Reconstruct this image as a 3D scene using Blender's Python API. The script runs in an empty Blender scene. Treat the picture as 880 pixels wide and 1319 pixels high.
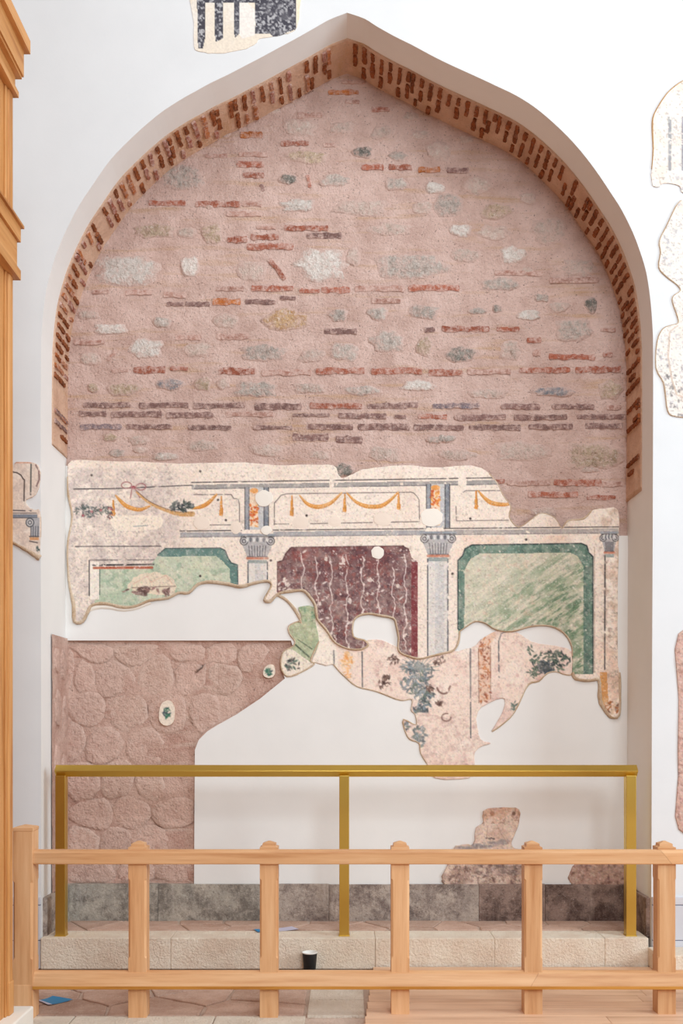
import bpy, bmesh, math, random
import numpy as np
from mathutils import Vector, Matrix

SC = bpy.context.scene
COL = SC.collection
random.seed(7)
F_PX = 1321.0            # focal length in pixels of the 880x1319 frame
VPX, VPY = 447.3, 930.0  # vanishing point of the depth direction
EYE = 1.68
D_FRONT, D_BACK, D_SOFF = 7.0, 7.64, 7.26

# ------------------------------------------------------------------ camera
cam_d = bpy.data.cameras.new('camera')
cam = bpy.data.objects.new('camera', cam_d)
COL.objects.link(cam)
cam.location = (0, -D_FRONT, EYE)
cam.rotation_euler = (math.pi / 2, 0, 0)
cam_d.sensor_fit = 'VERTICAL'
cam_d.sensor_height = 36.0
cam_d.sensor_width = 36.0
cam_d.lens = F_PX / 1319.0 * 36.0
cam_d.shift_x = -(VPX - 440.0) / 1319.0
cam_d.shift_y = (VPY - 659.5) / 1319.0
cam_d.clip_end = 200
SC.camera = cam

# ------------------------------------------------------------------ light
SC.view_settings.view_transform = 'Standard'
SC.view_settings.look = 'None'
SC.view_settings.gamma = 1.0
SC.view_settings.use_curve_mapping = False
SC.view_settings.exposure = 0.0
world = bpy.data.worlds.new('world')
SC.world = world
world.use_nodes = True
bg = world.node_tree.nodes['Background']
bg.inputs[0].default_value = (1.0, 0.5, 0.3, 1)   # warm timber-lined hall all around
bg.inputs[1].default_value = 0.175


def area(name, loc, target, sx, sy, power, color):
    l = bpy.data.lights.new(name, 'AREA')
    l.shape = 'RECTANGLE'
    l.size, l.size_y = sx, sy
    l.energy = power
    l.color = color
    o = bpy.data.objects.new(name, l)
    COL.objects.link(o)
    o.location = loc
    d = Vector(target) - Vector(loc)
    o.rotation_euler = d.to_track_quat('-Z', 'Y').to_euler()
    return o


DAY = (0.85, 1.0, 1.1)
area('window_daylight', (2.5, -11.0, 6.5), (0.3, 0.3, 2.8), 4.0, 4.0, 571, DAY)
area('side_window_daylight', (9.0, -4.5, 4.5), (0.3, 0.3, 2.8), 4.0, 5.0, 578, DAY)
area('overhead_fill', (0.8, -4.8, 9.2), (0.4, -1.2, 0), 4.0, 4.0, 265, (0.95, 1.0, 1.02))  # added overhead fill to brighten the floor, not a known dome opening
area('warm_left_fill', (-5.0, -4.0, 3.0), (1.5, 0.3, 2.5), 2.0, 3.0, 17, (1.0, 0.7, 0.45))  # added warm fill standing in for timber bounce on the right reveal


# ------------------------------------------------------------------ helpers
def lin(c):
    r = []
    for v in c[:3]:
        v = v / 255.0
        r.append(v / 12.92 if v <= 0.04045 else ((v + 0.055) / 1.055) ** 2.4)
    return tuple(r)


def lin4(c):
    return lin(c) + (1.0,)


def P(px, py, d):
    """point seen at pixel (px, py) of the photograph at distance d"""
    s = F_PX / d
    return Vector(((px - VPX) / s, d - D_FRONT, EYE - (py - VPY) / s))


SB = F_PX / D_BACK


def tag(o, label=None, cat=None, group=None, kind=None):
    if label: o['label'] = label
    if cat: o['category'] = cat
    if group: o['group'] = group
    if kind: o['kind'] = kind
    return o


def link(name, me, mat=None, parent=None):
    o = bpy.data.objects.new(name, me)
    COL.objects.link(o)
    if mat is not None and len(me.materials) == 0:
        me.materials.append(mat)
    if parent is not None:
        o.parent = parent
        o.matrix_parent_inverse = Matrix.Identity(4)
    return o


def obj(name, bm, mat=None, parent=None, smooth=False):
    bmesh.ops.recalc_face_normals(bm, faces=bm.faces[:])
    me = bpy.data.meshes.new(name)
    bm.to_mesh(me)
    bm.free()
    if smooth:
        me.polygons.foreach_set('use_smooth', [True] * len(me.polygons))
    return link(name, me, mat, parent)


def empty(name, loc=(0, 0, 0)):
    o = bpy.data.objects.new(name, None)
    COL.objects.link(o)
    o.location = loc
    o.empty_display_size = 0.2
    return o


def box_bm(x0, x1, y0, y1, z0, z1, bevel=0.0, bm=None):
    own = bm is None
    if own: bm = bmesh.new()
    m = Matrix.Translation(((x0 + x1) / 2, (y0 + y1) / 2, (z0 + z1) / 2)) @ Matrix.Diagonal((x1 - x0, y1 - y0, z1 - z0, 1))
    r = bmesh.ops.create_cube(bm, size=1.0, matrix=m)
    if bevel > 0:
        es = list({e for v in r['verts'] for e in v.link_edges})
        bmesh.ops.bevel(bm, geom=es, offset=bevel, segments=2, profile=0.5, affect='EDGES')
    return bm


def prism_bm(poly, y0, y1, axis='x', bm=None):
    """extrude a 2D profile; axis x: profile is (y,z) swept y0..y1 in x; axis y: profile (x,z); axis z: profile (x,y)"""
    if bm is None: bm = bmesh.new()
    def mk(a, b, t):
        return {'x': (t, a, b), 'y': (a, t, b), 'z': (a, b, t)}[axis]
    A = [bm.verts.new(mk(a, b, y0)) for a, b in poly]
    B = [bm.verts.new(mk(a, b, y1)) for a, b in poly]
    n = len(poly)
    bm.faces.new(A)
    bm.faces.new(B[::-1])
    for i in range(n):
        bm.faces.new((A[i], A[(i + 1) % n], B[(i + 1) % n], B[i]))
    return bm


def catmull(pts, closed=True, sub=4):
    pts = [Vector((p[0], p[1])) for p in pts]
    n = len(pts)
    out = []
    rng = range(n if closed else n - 1)
    for i in rng:
        if closed:
            p0, p1, p2, p3 = pts[(i - 1) % n], pts[i], pts[(i + 1) % n], pts[(i + 2) % n]
        else:
            p0, p1, p2, p3 = pts[max(i - 1, 0)], pts[i], pts[i + 1], pts[min(i + 2, n - 1)]
        for k in range(sub):
            t = k / sub
            q = 0.5 * ((2 * p1) + (p2 - p0) * t + (2 * p0 - 5 * p1 + 4 * p2 - p3) * t * t + (3 * p1 - p0 - 3 * p2 + p3) * t ** 3)
            out.append((q.x, q.y))
    if not closed:
        out.append((pts[-1].x, pts[-1].y))
    return out


# ------------------------------------------------------------------ numpy noise and painting
def vnoise(x, y, seed):
    rs = np.random.RandomState(seed)
    tab = rs.rand(256, 256)
    xi = np.floor(x).astype(int); yi = np.floor(y).astype(int)
    fx = x - xi; fy = y - yi
    fx = fx * fx * (3 - 2 * fx); fy = fy * fy * (3 - 2 * fy)
    a = tab[xi % 256, yi % 256]; b = tab[(xi + 1) % 256, yi % 256]
    c = tab[xi % 256, (yi + 1) % 256]; d = tab[(xi + 1) % 256, (yi + 1) % 256]
    return (a * (1 - fx) + b * fx) * (1 - fy) + (c * (1 - fx) + d * fx) * fy


def fbm(x, y, scale, seed, octv=4):
    t = np.zeros_like(x, dtype=float); amp = 1.0; tot = 0.0
    for k in range(octv):
        t += amp * vnoise(x / scale + 17.3 * k, y / scale + 9.1 * k, seed + k)
        tot += amp; amp *= 0.55; scale /= 2.07
    return t / tot


def inside(X, Y, poly):
    r = np.zeros(X.shape, bool)
    n = len(poly)
    for i in range(n):
        x0, y0 = poly[i]; x1, y1 = poly[(i + 1) % n]
        if y0 == y1: continue
        c = ((Y >= y0) != (Y >= y1))
        r ^= c & (X < (x1 - x0) * (Y - y0) / (y1 - y0) + x0)
    return r


class Canvas:
    """a painting laid out in photograph pixels: one colour per grid point"""
    def __init__(self, x0, y0, x1, y1, step, base):
        self.xs = np.arange(x0, x1 + step, step); self.ys = np.arange(y0, y1 + step, step)
        self.X, self.Y = np.meshgrid(self.xs, self.ys)
        self.step = step
        self.C = np.empty(self.X.shape + (3,)); self.C[:] = base
        self.x0, self.y0 = x0, y0

    def win(self, xa, ya, xb, yb):
        s = self.step
        i0 = max(0, int((ya - self.y0) / s) - 1); i1 = min(len(self.ys), int((yb - self.y0) / s) + 3)
        j0 = max(0, int((xa - self.x0) / s) - 1); j1 = min(len(self.xs), int((xb - self.x0) / s) + 3)
        return slice(i0, max(i0, i1)), slice(j0, max(j0, j1))

    def blend(self, sl, a, col):
        c = self.C[sl]
        c += a[..., None] * (np.asarray(col, float) - c)

    def wear(self, X, Y, amount, scale=5, seed=3):
        if amount <= 0: return 1.0
        n = fbm(X, Y, scale, seed, 3)
        return np.clip((n - amount * 0.55) * 9, 0, 1)

    def poly(self, pts, col, alpha=1.0, soft=0.0, wear=0.0, wscale=6, seed=3):
        xs = [p[0] for p in pts]; ys = [p[1] for p in pts]
        sl = self.win(min(xs), min(ys), max(xs), max(ys))
        X, Y = self.X[sl], self.Y[sl]
        if X.size == 0: return
        m = inside(X, Y, pts).astype(float)
        self.blend(sl, m * alpha * self.wear(X, Y, wear, wscale, seed), col)

    def line(self, pts, w, col, alpha=1.0, wear=0.0, wscale=5, seed=5):
        xs = [p[0] for p in pts]; ys = [p[1] for p in pts]
        sl = self.win(min(xs) - w, min(ys) - w, max(xs) + w, max(ys) + w)
        X, Y = self.X[sl], self.Y[sl]
        if X.size == 0: return
        D = np.full(X.shape, 1e9)
        for (a, b), (c, d) in zip(pts[:-1], pts[1:]):
            dx, dy = c - a, d - b
            L = dx * dx + dy * dy + 1e-9
            t = np.clip(((X - a) * dx + (Y - b) * dy) / L, 0, 1)
            D = np.minimum(D, np.hypot(X - a - t * dx, Y - b - t * dy))
        m = np.clip(w / 2 + 0.5 - D, 0, 1)
        self.blend(sl, m * alpha * self.wear(X, Y, wear, wscale, seed), col)

    def ell(self, cx, cy, rx, ry, col, alpha=1.0, rot=0.0, wear=0.0, seed=5):
        r = max(rx, ry) + 1
        sl = self.win(cx - r, cy - r, cx + r, cy + r)
        X, Y = self.X[sl], self.Y[sl]
        if X.size == 0: return
        c, s = math.cos(rot), math.sin(rot)
        u = (X - cx) * c + (Y - cy) * s; v = -(X - cx) * s + (Y - cy) * c
        q = np.sqrt((u / rx) ** 2 + (v / ry) ** 2)
        m = np.clip((1 - q) * min(rx, ry) + 0.5, 0, 1)
        self.blend(sl, m * alpha * self.wear(X, Y, wear, 3, seed), col)

    def rect(self, xa, ya, xb, yb, col, **k):
        self.poly([(xa, ya), (xb, ya), (xb, yb), (xa, yb)], col, **k)

    def mottle(self, col, scale, thr, strength, seed, region=None, hard=4):
        n = fbm(self.X, self.Y, scale, seed)
        a = np.clip((n - thr) * hard, 0, 1) * strength
        if region is not None: a = a * region
        self.C += a[..., None] * (np.asarray(col, float) - self.C)

    def grain(self, amp, seed, scale=1.6):
        n = fbm(self.X, self.Y, scale, seed, 2) - 0.5
        self.C *= (1 + amp * n)[..., None]

    def weather(self, seed, fade=(240, 224, 208), amt=0.35, fine=0.22, lite=0.5, dark=0.35, region=None):
        """abraded paint: patchy fading, pale nicks and dark specks at the scale of the plaster's grain"""
        X, Y = self.X, self.Y
        R = 1.0 if region is None else region
        def go(a, col): self.C += (a * R)[..., None] * (np.asarray(col, float) - self.C)
        go(np.clip((fbm(X, Y, 11, seed, 5) - 0.46) * 3.5, 0, 1) * amt, fade)
        go(np.clip((fbm(X, Y, 1.9, seed + 7, 2) - 0.66) * 9, 0, 1) * lite, (240, 230, 220))
        go(np.clip((fbm(X, Y, 2.1, seed + 13, 2) - 0.67) * 9, 0, 1) * dark, (128, 108, 100))
        for ch in range(3):
            n = fbm(X, Y, 1.7, seed + 20 + ch, 2) * 0.3 + fbm(X, Y, 1.8, seed + 30, 2) * 0.7 - 0.5
            self.C[..., ch] *= 1 + fine * n * R

    def leaves(self, cx, cy, rx, ry, n, cols, size, seed, alpha=0.9):
        r = random.Random(seed)
        for _ in range(n):
            a = r.uniform(0, 6.283); q = math.sqrt(r.random())
            x, y = cx + rx * q * math.cos(a), cy + ry * q * math.sin(a)
            s = size * r.uniform(0.6, 1.3)
            self.ell(x, y, s, s * 0.42, r.choice(cols), alpha, r.uniform(0, 3.14))

    def build(self, name, outline, d, mat, parent=None, thick=0.03, relief=0.0, seed=1, edge=(196, 160, 128), outline_map=None, rough_edge=0.6):
        """mesh of the painted surface cut to the outline, standing at distance d, with its broken edge"""
        X, Y, C, s = self.X, self.Y, self.C, self.step
        H, W = X.shape
        keep = inside(X[:-1, :-1] + s / 2, Y[:-1, :-1] + s / 2, outline)
        idx = np.arange(H * W).reshape(H, W)
        q = np.stack([idx[:-1, :-1], idx[1:, :-1], idx[1:, 1:], idx[:-1, 1:]], -1)[keep]
        cnt = np.bincount(q.ravel(), minlength=H * W)
        used = np.where(cnt > 0)[0]
        remap = -np.ones(H * W, int); remap[used] = np.arange(len(used))
        q = remap[q]
        vx = X.ravel()[used].copy(); vy = Y.ravel()[used].copy(); col = C.reshape(-1, 3)[used].copy()
        rim = np.where(cnt[used] < 4)[0]
        ol = np.array(outline)
        a = ol; b = np.roll(ol, -1, 0)
        px, py = vx[rim], vy[rim]
        best = np.full(len(rim), 1e18); bx = px.copy(); by = py.copy()
        for (ax, ay), (cx, cy) in zip(a, b):
            dx, dy = cx - ax, cy - ay
            L = dx * dx + dy * dy + 1e-12
            t = np.clip(((px - ax) * dx + (py - ay) * dy) / L, 0, 1)
            qx, qy = ax + t * dx, ay + t * dy
            dd = (px - qx) ** 2 + (py - qy) ** 2
            m = dd < best
            best[m] = dd[m]; bx[m] = qx[m]; by[m] = qy[m]
        ok = best < (1.6 * s) ** 2
        vx[rim[ok]] = bx[ok]; vy[rim[ok]] = by[ok]
        h = np.zeros(len(vx))
        if relief > 0:
            h = (fbm(vx, vy, 26, seed, 4) - 0.5) * relief * 2
        sc = F_PX / d
        co = np.stack([(vx - VPX) / sc, np.full(len(vx), d - D_FRONT) - h, EYE - (vy - VPY) / sc], 1)
        # boundary edges -> side wall
        e = np.concatenate([q[:, [0, 1]], q[:, [1, 2]], q[:, [2, 3]], q[:, [3, 0]]])
        key = np.sort(e, 1); code = key[:, 0].astype(np.int64) * len(vx) + key[:, 1]
        _, first, counts = np.unique(code, return_index=True, return_counts=True)
        be = e[first[counts == 1]]
        bv = np.unique(be); bm_ = -np.ones(len(vx), int); bm_[bv] = np.arange(len(bv)) + len(vx)
        back = co[bv].copy(); back[:, 1] += thick
        side = np.stack([be[:, 1], be[:, 0], bm_[be[:, 0]], bm_[be[:, 1]]], 1)
        co = np.concatenate([co, back]); faces = np.concatenate([q, side])
        col = np.concatenate([col, np.tile(np.array(edge, float), (len(bv), 1))])
        v = np.clip(col / 255.0, 0, 1)
        v = np.where(v <= 0.04045, v / 12.92, ((v + 0.055) / 1.055) ** 2.4)
        me = bpy.data.meshes.new(name)
        me.vertices.add(len(co)); me.vertices.foreach_set('co', co.ravel())
        me.loops.add(faces.size); me.loops.foreach_set('vertex_index', faces.ravel())
        me.polygons.add(len(faces))
        me.polygons.foreach_set('loop_start', np.arange(len(faces)) * 4)
        me.update(calc_edges=True)
        at = me.color_attributes.new('paint', 'FLOAT_COLOR', 'POINT')
        at.data.foreach_set('color', np.concatenate([v, np.ones((len(v), 1))], 1).ravel())
        sm = np.zeros(len(faces), bool); sm[:len(q)] = relief > 0
        me.polygons.foreach_set('use_smooth', sm)
        return link(name, me, mat, parent)


# ------------------------------------------------------------------ materials
class NT:
    def __init__(self, name):
        self.m = bpy.data.materials.new(name)
        self.m.use_nodes = True
        self.t = self.m.node_tree
        self.b = self.t.nodes['Principled BSDF']

    def n(self, typ, **k):
        nd = self.t.nodes.new(typ)
        for a, v in k.items():
            if a.startswith('i_'):
                key = a[2:]
                nd.inputs[int(key) if key.isdigit() else key].default_value = v
            else: setattr(nd, a, v)
        return nd

    def l(self, a, b): self.t.links.new(a, b)

    def coord(self, scale=(1, 1, 1), rnd=False):
        g = self.n('ShaderNodeTexCoord')
        mp = self.n('ShaderNodeMapping')
        mp.inputs['Scale'].default_value = scale
        self.l(g.outputs['Object'], mp.inputs[0])
        if rnd:
            oi = self.n('ShaderNodeObjectInfo')
            mu = self.n('ShaderNodeMath', operation='MULTIPLY', i_1=37.0)
            self.l(oi.outputs['Random'], mu.inputs[0])
            self.l(mu.outputs[0], mp.inputs['Location'])
        return mp.outputs[0]

    def noise(self, vec, scale, detail=4, rough=0.55):
        nd = self.n('ShaderNodeTexNoise')
        nd.inputs['Scale'].default_value = scale
        nd.inputs['Detail'].default_value = detail
        nd.inputs['Roughness'].default_value = rough
        self.l(vec, nd.inputs['Vector'])
        return nd.outputs['Fac']

    def ramp(self, fac, stops):
        nd = self.n('ShaderNodeValToRGB')
        cr = nd.color_ramp
        while len(cr.elements) < len(stops): cr.elements.new(0.5)
        for e, (p, c) in zip(cr.elements, stops):
            e.position = p
            e.color = c if len(c) == 4 else tuple(c) + (1,)
        self.l(fac, nd.inputs[0])
        return nd.outputs[0]

    def mix(self, a, b, fac, typ='MIX'):
        nd = self.n('ShaderNodeMix', data_type='RGBA', blend_type=typ)
        for s, v in ((nd.inputs[0], fac), (nd.inputs[6], a), (nd.inputs[7], b)):
            if isinstance(v, (float, int)): s.default_value = v
            elif isinstance(v, tuple): s.default_value = v if len(v) == 4 else v + (1,)
            else: self.l(v, s)
        return nd.outputs[2]

    def bump(self, h, strength, dist=0.01, prev=None):
        nd = self.n('ShaderNodeBump')
        nd.inputs['Strength'].default_value = strength
        nd.inputs['Distance'].default_value = dist
        self.l(h, nd.inputs['Height'])
        if prev is not None: self.l(prev, nd.inputs['Normal'])
        return nd.outputs[0]

    def done(self, color, rough=0.8, normal=None, metal=0.0, spec=0.3):
        if isinstance(color, tuple): self.b.inputs['Base Color'].default_value = color if len(color) == 4 else color + (1,)
        else: self.l(color, self.b.inputs['Base Color'])
        if isinstance(rough, (float, int)): self.b.inputs['Roughness'].default_value = rough
        else: self.l(rough, self.b.inputs['Roughness'])
        self.b.inputs['Metallic'].default_value = metal
        self.b.inputs['Specular IOR Level'].default_value = spec
        if normal is not None: self.l(normal, self.b.inputs['Normal'])
        return self.m


BLK, WHT = (0, 0, 0, 1), (1, 1, 1, 1)


def m_plaster(name, c):
    t = NT(name); v = t.coord()
    n = t.noise(v, 2.2, 5)
    c0 = lin(c); c1 = tuple(x * 0.955 for x in c0)
    col = t.ramp(n, [(0.3, c1), (0.65, c0)])
    b = t.bump(t.noise(v, 45, 3), 0.10, 0.004)
    b = t.bump(t.noise(v, 3.0, 2), 0.12, 0.02, b)
    return t.done(col, 0.75, b, spec=0.2)


def m_masonry(name, c_a, c_b, c_dark, pit=0.6, streak=None):
    """gritty lime mortar with small pits"""
    t = NT(name); v = t.coord()
    col = t.ramp(t.noise(v, 5.0, 6, 0.65), [(0.34, lin(c_b)), (0.62, lin(c_a))])
    if streak:
        vs = t.coord((1.1, 1.1, 11.0))
        col = t.mix(col, lin(streak), t.ramp(t.noise(vs, 1.3, 4, 0.6), [(0.55, BLK), (0.72, (0.6, 0.6, 0.6, 1))]))
    fine = t.noise(v, 70, 3, 0.7)
    col = t.mix(col, lin(c_dark), t.ramp(fine, [(0.60, BLK), (0.72, (pit, pit, pit, 1))]))
    col = t.mix(col, lin((236, 222, 214)), t.ramp(t.noise(v, 95, 2, 0.6), [(0.60, BLK), (0.75, (0.5, 0.5, 0.5, 1))]))
    b = t.bump(t.noise(v, 60, 5, 0.75), 0.8, 0.014)
    b = t.bump(t.noise(v, 15, 5, 0.65), 0.6, 0.025, b)
    return t.done(col, 0.92, b, spec=0.1)


def m_piece(name, c_a, c_b, smear, amount=0.45, scale=14, edge=0.5, rough=1.0, crease=None):
    """brick or stone, patchily smeared with the mortar around it, most along its rim"""
    t = NT(name); v = t.coord((1, 1, 1), True)
    oi = t.n('ShaderNodeObjectInfo')
    col = t.ramp(t.noise(v, scale, 6, 0.7), [(0.33, lin(c_a)), (0.68, lin(c_b))])
    if crease:
        col = t.mix(col, lin(crease), t.ramp(t.noise(v, 34, 5, 0.8), [(0.52, BLK), (0.66, (0.8, 0.8, 0.8, 1))]))
        col = t.mix(col, lin((244, 236, 228)), t.ramp(t.noise(v, 46, 4, 0.75), [(0.56, BLK), (0.68, (0.6, 0.6, 0.6, 1))]))
    hs = t.n('ShaderNodeHueSaturation')
    mr = t.n('ShaderNodeMapRange'); mr.inputs[3].default_value = 0.84; mr.inputs[4].default_value = 1.14
    t.l(oi.outputs['Random'], mr.inputs[0]); t.l(mr.outputs[0], hs.inputs['Value']); t.l(col, hs.inputs['Color'])
    col = hs.outputs[0]
    at = t.n('ShaderNodeAttribute'); at.attribute_name = 'rim'
    m1 = t.n('ShaderNodeMath', operation='MULTIPLY_ADD', i_1=edge, i_2=amount * 0.36 - 0.18)
    t.l(at.outputs['Fac'], m1.inputs[0])
    m2 = t.n('ShaderNodeMath', operation='ADD')
    t.l(t.noise(v, 26, 6, 0.75), m2.inputs[0]); t.l(m1.outputs[0], m2.inputs[1])
    fac = t.ramp(m2.outputs[0], [(0.44, BLK), (0.66, (0.92, 0.92, 0.92, 1))])
    grit = t.mix(lin(smear), tuple(q * 0.86 for q in lin(smear)), t.noise(v, 12, 4))
    col = t.mix(col, grit, fac)
    col = t.mix(col, lin((112, 92, 82)), t.ramp(t.noise(v, 85, 3, 0.7), [(0.60, BLK), (0.70, (0.5, 0.5, 0.5, 1))]))
    col = t.mix(col, lin((240, 230, 222)), t.ramp(t.noise(v, 105, 2, 0.6), [(0.60, BLK), (0.74, (0.4, 0.4, 0.4, 1))]))
    b = t.bump(t.noise(v, 60, 4, 0.7), 0.7 * rough, 0.012)
    b = t.bump(t.noise(v, 18, 4, 0.65), 0.6 * rough, 0.025, b)
    return t.done(col, 0.92, b, spec=0.1)


def m_wood(name, axis, c_l, c_m, c_d):
    t = NT(name)
    sc = {'x': (0.9, 14, 14), 'y': (14, 0.9, 14), 'z': (14, 14, 0.9)}[axis]
    sf = {'x': (3.0, 70, 70), 'y': (70, 3.0, 70), 'z': (70, 70, 3.0)}[axis]
    v = t.coord(sc, True); vf = t.coord(sf, True)
    n = t.noise(v, 1.4, 5, 0.6)
    col = t.ramp(n, [(0.30, lin(c_d)), (0.48, lin(c_m)), (0.70, lin(c_l))])
    col = t.mix(col, lin(c_d), t.ramp(t.noise(vf, 1.0, 3), [(0.55, BLK), (0.75, (0.4, 0.4, 0.4, 1))]))
    oi = t.n('ShaderNodeObjectInfo')
    mr = t.n('ShaderNodeMapRange'); mr.inputs[3].default_value = 0.92; mr.inputs[4].default_value = 1.06
    hs = t.n('ShaderNodeHueSaturation')
    t.l(oi.outputs['Random'], mr.inputs[0]); t.l(mr.outputs[0], hs.inputs['Value']); t.l(col, hs.inputs['Color'])
    b = t.bump(t.noise(vf, 1.0, 3), 0.15, 0.004)
    return t.done(hs.outputs[0], 0.5, b, spec=0.35)


def m_plain(name, c, rough=0.6, metal=0.0, spec=0.4):
    return NT(name).done(lin4(c), rough, None, metal, spec)


def m_paint(name, bumpy=0.35):
    t = NT(name)
    a = t.n('ShaderNodeVertexColor'); a.layer_name = 'paint'
    v = t.coord()
    b = t.bump(t.noise(v, 75, 4, 0.65), bumpy, 0.006)
    b = t.bump(t.noise(v, 9, 3, 0.6), bumpy * 0.6, 0.015, b)
    return t.done(a.outputs[0], 0.85, b, spec=0.15)


M = {}
M['plaster'] = m_plaster('white_plaster', (238, 235, 231))
M['plaster_front'] = m_plaster('front_plaster', (227, 227, 227))
M['mortar'] = m_masonry('pink_mortar', (227, 196, 184), (204, 170, 157), (100, 78, 70), 0.9, (200, 158, 112))
M['mortar_soffit'] = m_masonry('soffit_mortar', (240, 200, 172), (222, 178, 150), (130, 96, 78), 0.5, (214, 164, 116))
M['mortar_low'] = m_masonry('lower_mortar', (226, 192, 176), (200, 158, 142), (116, 84, 74), 0.8, (232, 208, 192))
SMEAR = (220, 188, 176)
M['brick_red'] = m_piece('brick_red', (144, 78, 60), (180, 110, 86), SMEAR, 0.42, 22, 0.22)
M['brick_orange'] = m_piece('brick_orange', (160, 88, 44), (196, 122, 70), SMEAR, 0.35, 22, 0.22)
M['brick_purple'] = m_piece('brick_purple', (112, 84, 80), (148, 114, 106), SMEAR, 0.35, 22, 0.22)
M['brick_faint'] = m_piece('brick_faint', (158, 110, 96), (182, 136, 120), SMEAR, 0.58, 22, 0.22)
M['brick_blue'] = m_piece('brick_blue', (104, 102, 116), (150, 124, 118), SMEAR, 0.4, 22, 0.22)
M['brick_soffit'] = m_piece('brick_soffit', (104, 58, 36), (172, 98, 56), (206, 162, 136), 0.05, 22, 0.15)
M['stone_white'] = m_piece('stone_white', (212, 200, 190), (240, 232, 224), SMEAR, 0.30, 30, crease=(176, 158, 146), rough=1.5)
M['stone_grey'] = m_piece('stone_grey', (160, 148, 138), (210, 198, 188), SMEAR, 0.40, 20, crease=(128, 114, 106), rough=1.5)
M['stone_faint'] = m_piece('stone_faint', (182, 160, 146), (224, 206, 194), SMEAR, 0.52, 16, crease=(156, 128, 114), rough=1.5)
M['stone_beige'] = m_piece('stone_beige', (160, 136, 110), (210, 188, 162), SMEAR, 0.42, 20, crease=(128, 104, 82), rough=1.5)
M['stone_dark'] = m_piece('stone_dark', (92, 92, 86), (160, 152, 142), SMEAR, 0.35, 22, crease=(70, 66, 60), rough=1.5)
M['stone_blue'] = m_piece('stone_blue', (112, 118, 128), (172, 168, 168), SMEAR, 0.45, 22, crease=(88, 90, 98), rough=1.5)
M['stone_ochre'] = m_piece('stone_ochre', (170, 124, 76), (214, 184, 146), SMEAR, 0.4, 16, crease=(130, 88, 52), rough=1.5)
M['stone_low'] = m_piece('stone_low', (196, 156, 142), (230, 196, 180), (228, 194, 178), 0.66, 11, 0.3, 1.6)
M['stone_low_pale'] = m_piece('stone_low_pale', (206, 164, 148), (236, 202, 184), (230, 198, 182), 0.6, 11, 0.3, 1.6)
M['plaster_rim'] = m_masonry('plaster_rim', (236, 214, 188), (206, 172, 138), (160, 122, 94), 0.5)
M['patch'] = m_plaster('patch_plaster', (243, 234, 222))
M['paint'] = m_paint('painted_plaster', 0.30)
M['paint_rough'] = m_paint('painted_rubble', 0.9)
WL, WM, WD = (232, 186, 140), (220, 168, 120), (198, 140, 92)
for ax in 'xyz':
    M['wood_' + ax] = m_wood('timber_' + ax, ax, WL, WM, WD)
    M['kiosk_' + ax] = m_wood('honey_timber_' + ax, ax, (216, 160, 102), (200, 140, 80), (168, 106, 54))
M['ochre_x'] = m_wood('ochre_timber_x', 'x', (206, 148, 70), (190, 130, 54), (160, 102, 38))
M['deck'] = m_wood('deck_timber', 'x', (234, 194, 160), (222, 180, 146), (200, 156, 122))


def m_brass():
    t = NT('brass')
    v = t.coord((1, 1, 1))
    r = t.ramp(t.noise(v, 6, 3), [(0.3, (0.33, 0.33, 0.33, 1)), (0.7, (0.36, 0.36, 0.36, 1))])
    return t.done(lin4((222, 190, 96)), r, None, 1.0)


M['brass'] = m_brass()
def m_stained(name, c_a, c_b, c_stain, c_pale):
    """old grey stone with dark stains and pale drips"""
    t = NT(name); v = t.coord((1, 1, 1), True); vd = t.coord((9, 9, 1.6), True)
    col = t.ramp(t.noise(v, 7, 6, 0.7), [(0.34, lin(c_b)), (0.64, lin(c_a))])
    col = t.mix(col, lin(c_stain), t.ramp(t.noise(v, 3.6, 7, 0.8), [(0.46, BLK), (0.60, (0.9, 0.9, 0.9, 1))]))
    col = t.mix(col, lin(c_pale), t.ramp(t.noise(vd, 1.2, 4, 0.6), [(0.58, BLK), (0.76, (0.6, 0.6, 0.6, 1))]))
    col = t.mix(col, lin((78, 62, 58)), t.ramp(t.noise(v, 60, 4, 0.75), [(0.56, BLK), (0.70, (0.7, 0.7, 0.7, 1))]))
    col = t.mix(col, lin((222, 212, 204)), t.ramp(t.noise(v, 75, 3, 0.7), [(0.60, BLK), (0.72, (0.5, 0.5, 0.5, 1))]))
    b = t.bump(t.noise(v, 50, 4, 0.7), 0.6, 0.012)
    b = t.bump(t.noise(v, 12, 4, 0.6), 0.5, 0.02, b)
    return t.done(col, 0.85, b, spec=0.15)


M['base_stone'] = m_stained('base_stone', (196, 180, 166), (160, 146, 136), (112, 96, 90), (222, 208, 198))
M['base_stone_dark'] = m_stained('base_stone_dark', (166, 142, 130), (134, 112, 102), (84, 66, 60), (190, 166, 152))
M['base_stone_green'] = m_stained('base_stone_green', (192, 182, 168), (156, 150, 140), (116, 108, 100), (212, 204, 196))
M['kerb'] = m_masonry('kerb_limestone', (255, 242, 222), (246, 226, 204), (196, 160, 132), 0.5)
M['pavement'] = m_piece('paving_stone', (182, 148, 130), (208, 178, 160), (216, 190, 172), 0.25, 5, 0.0, 0.6)
M['grout'] = m_masonry('grout', (228, 204, 186), (210, 184, 166), (170, 140, 122), 0.4)
M['slab'] = m_masonry('pale_slab', (244, 230, 212), (230, 214, 194), (196, 172, 150), 0.4)
M['marble'] = m_plaster('grey_marble', (214, 214, 220))
M['marble_line'] = m_plain('blue_grey_joint', (120, 124, 142), 0.7)
M['plinth'] = m_plaster('plinth_stone', (238, 230, 218))

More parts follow.
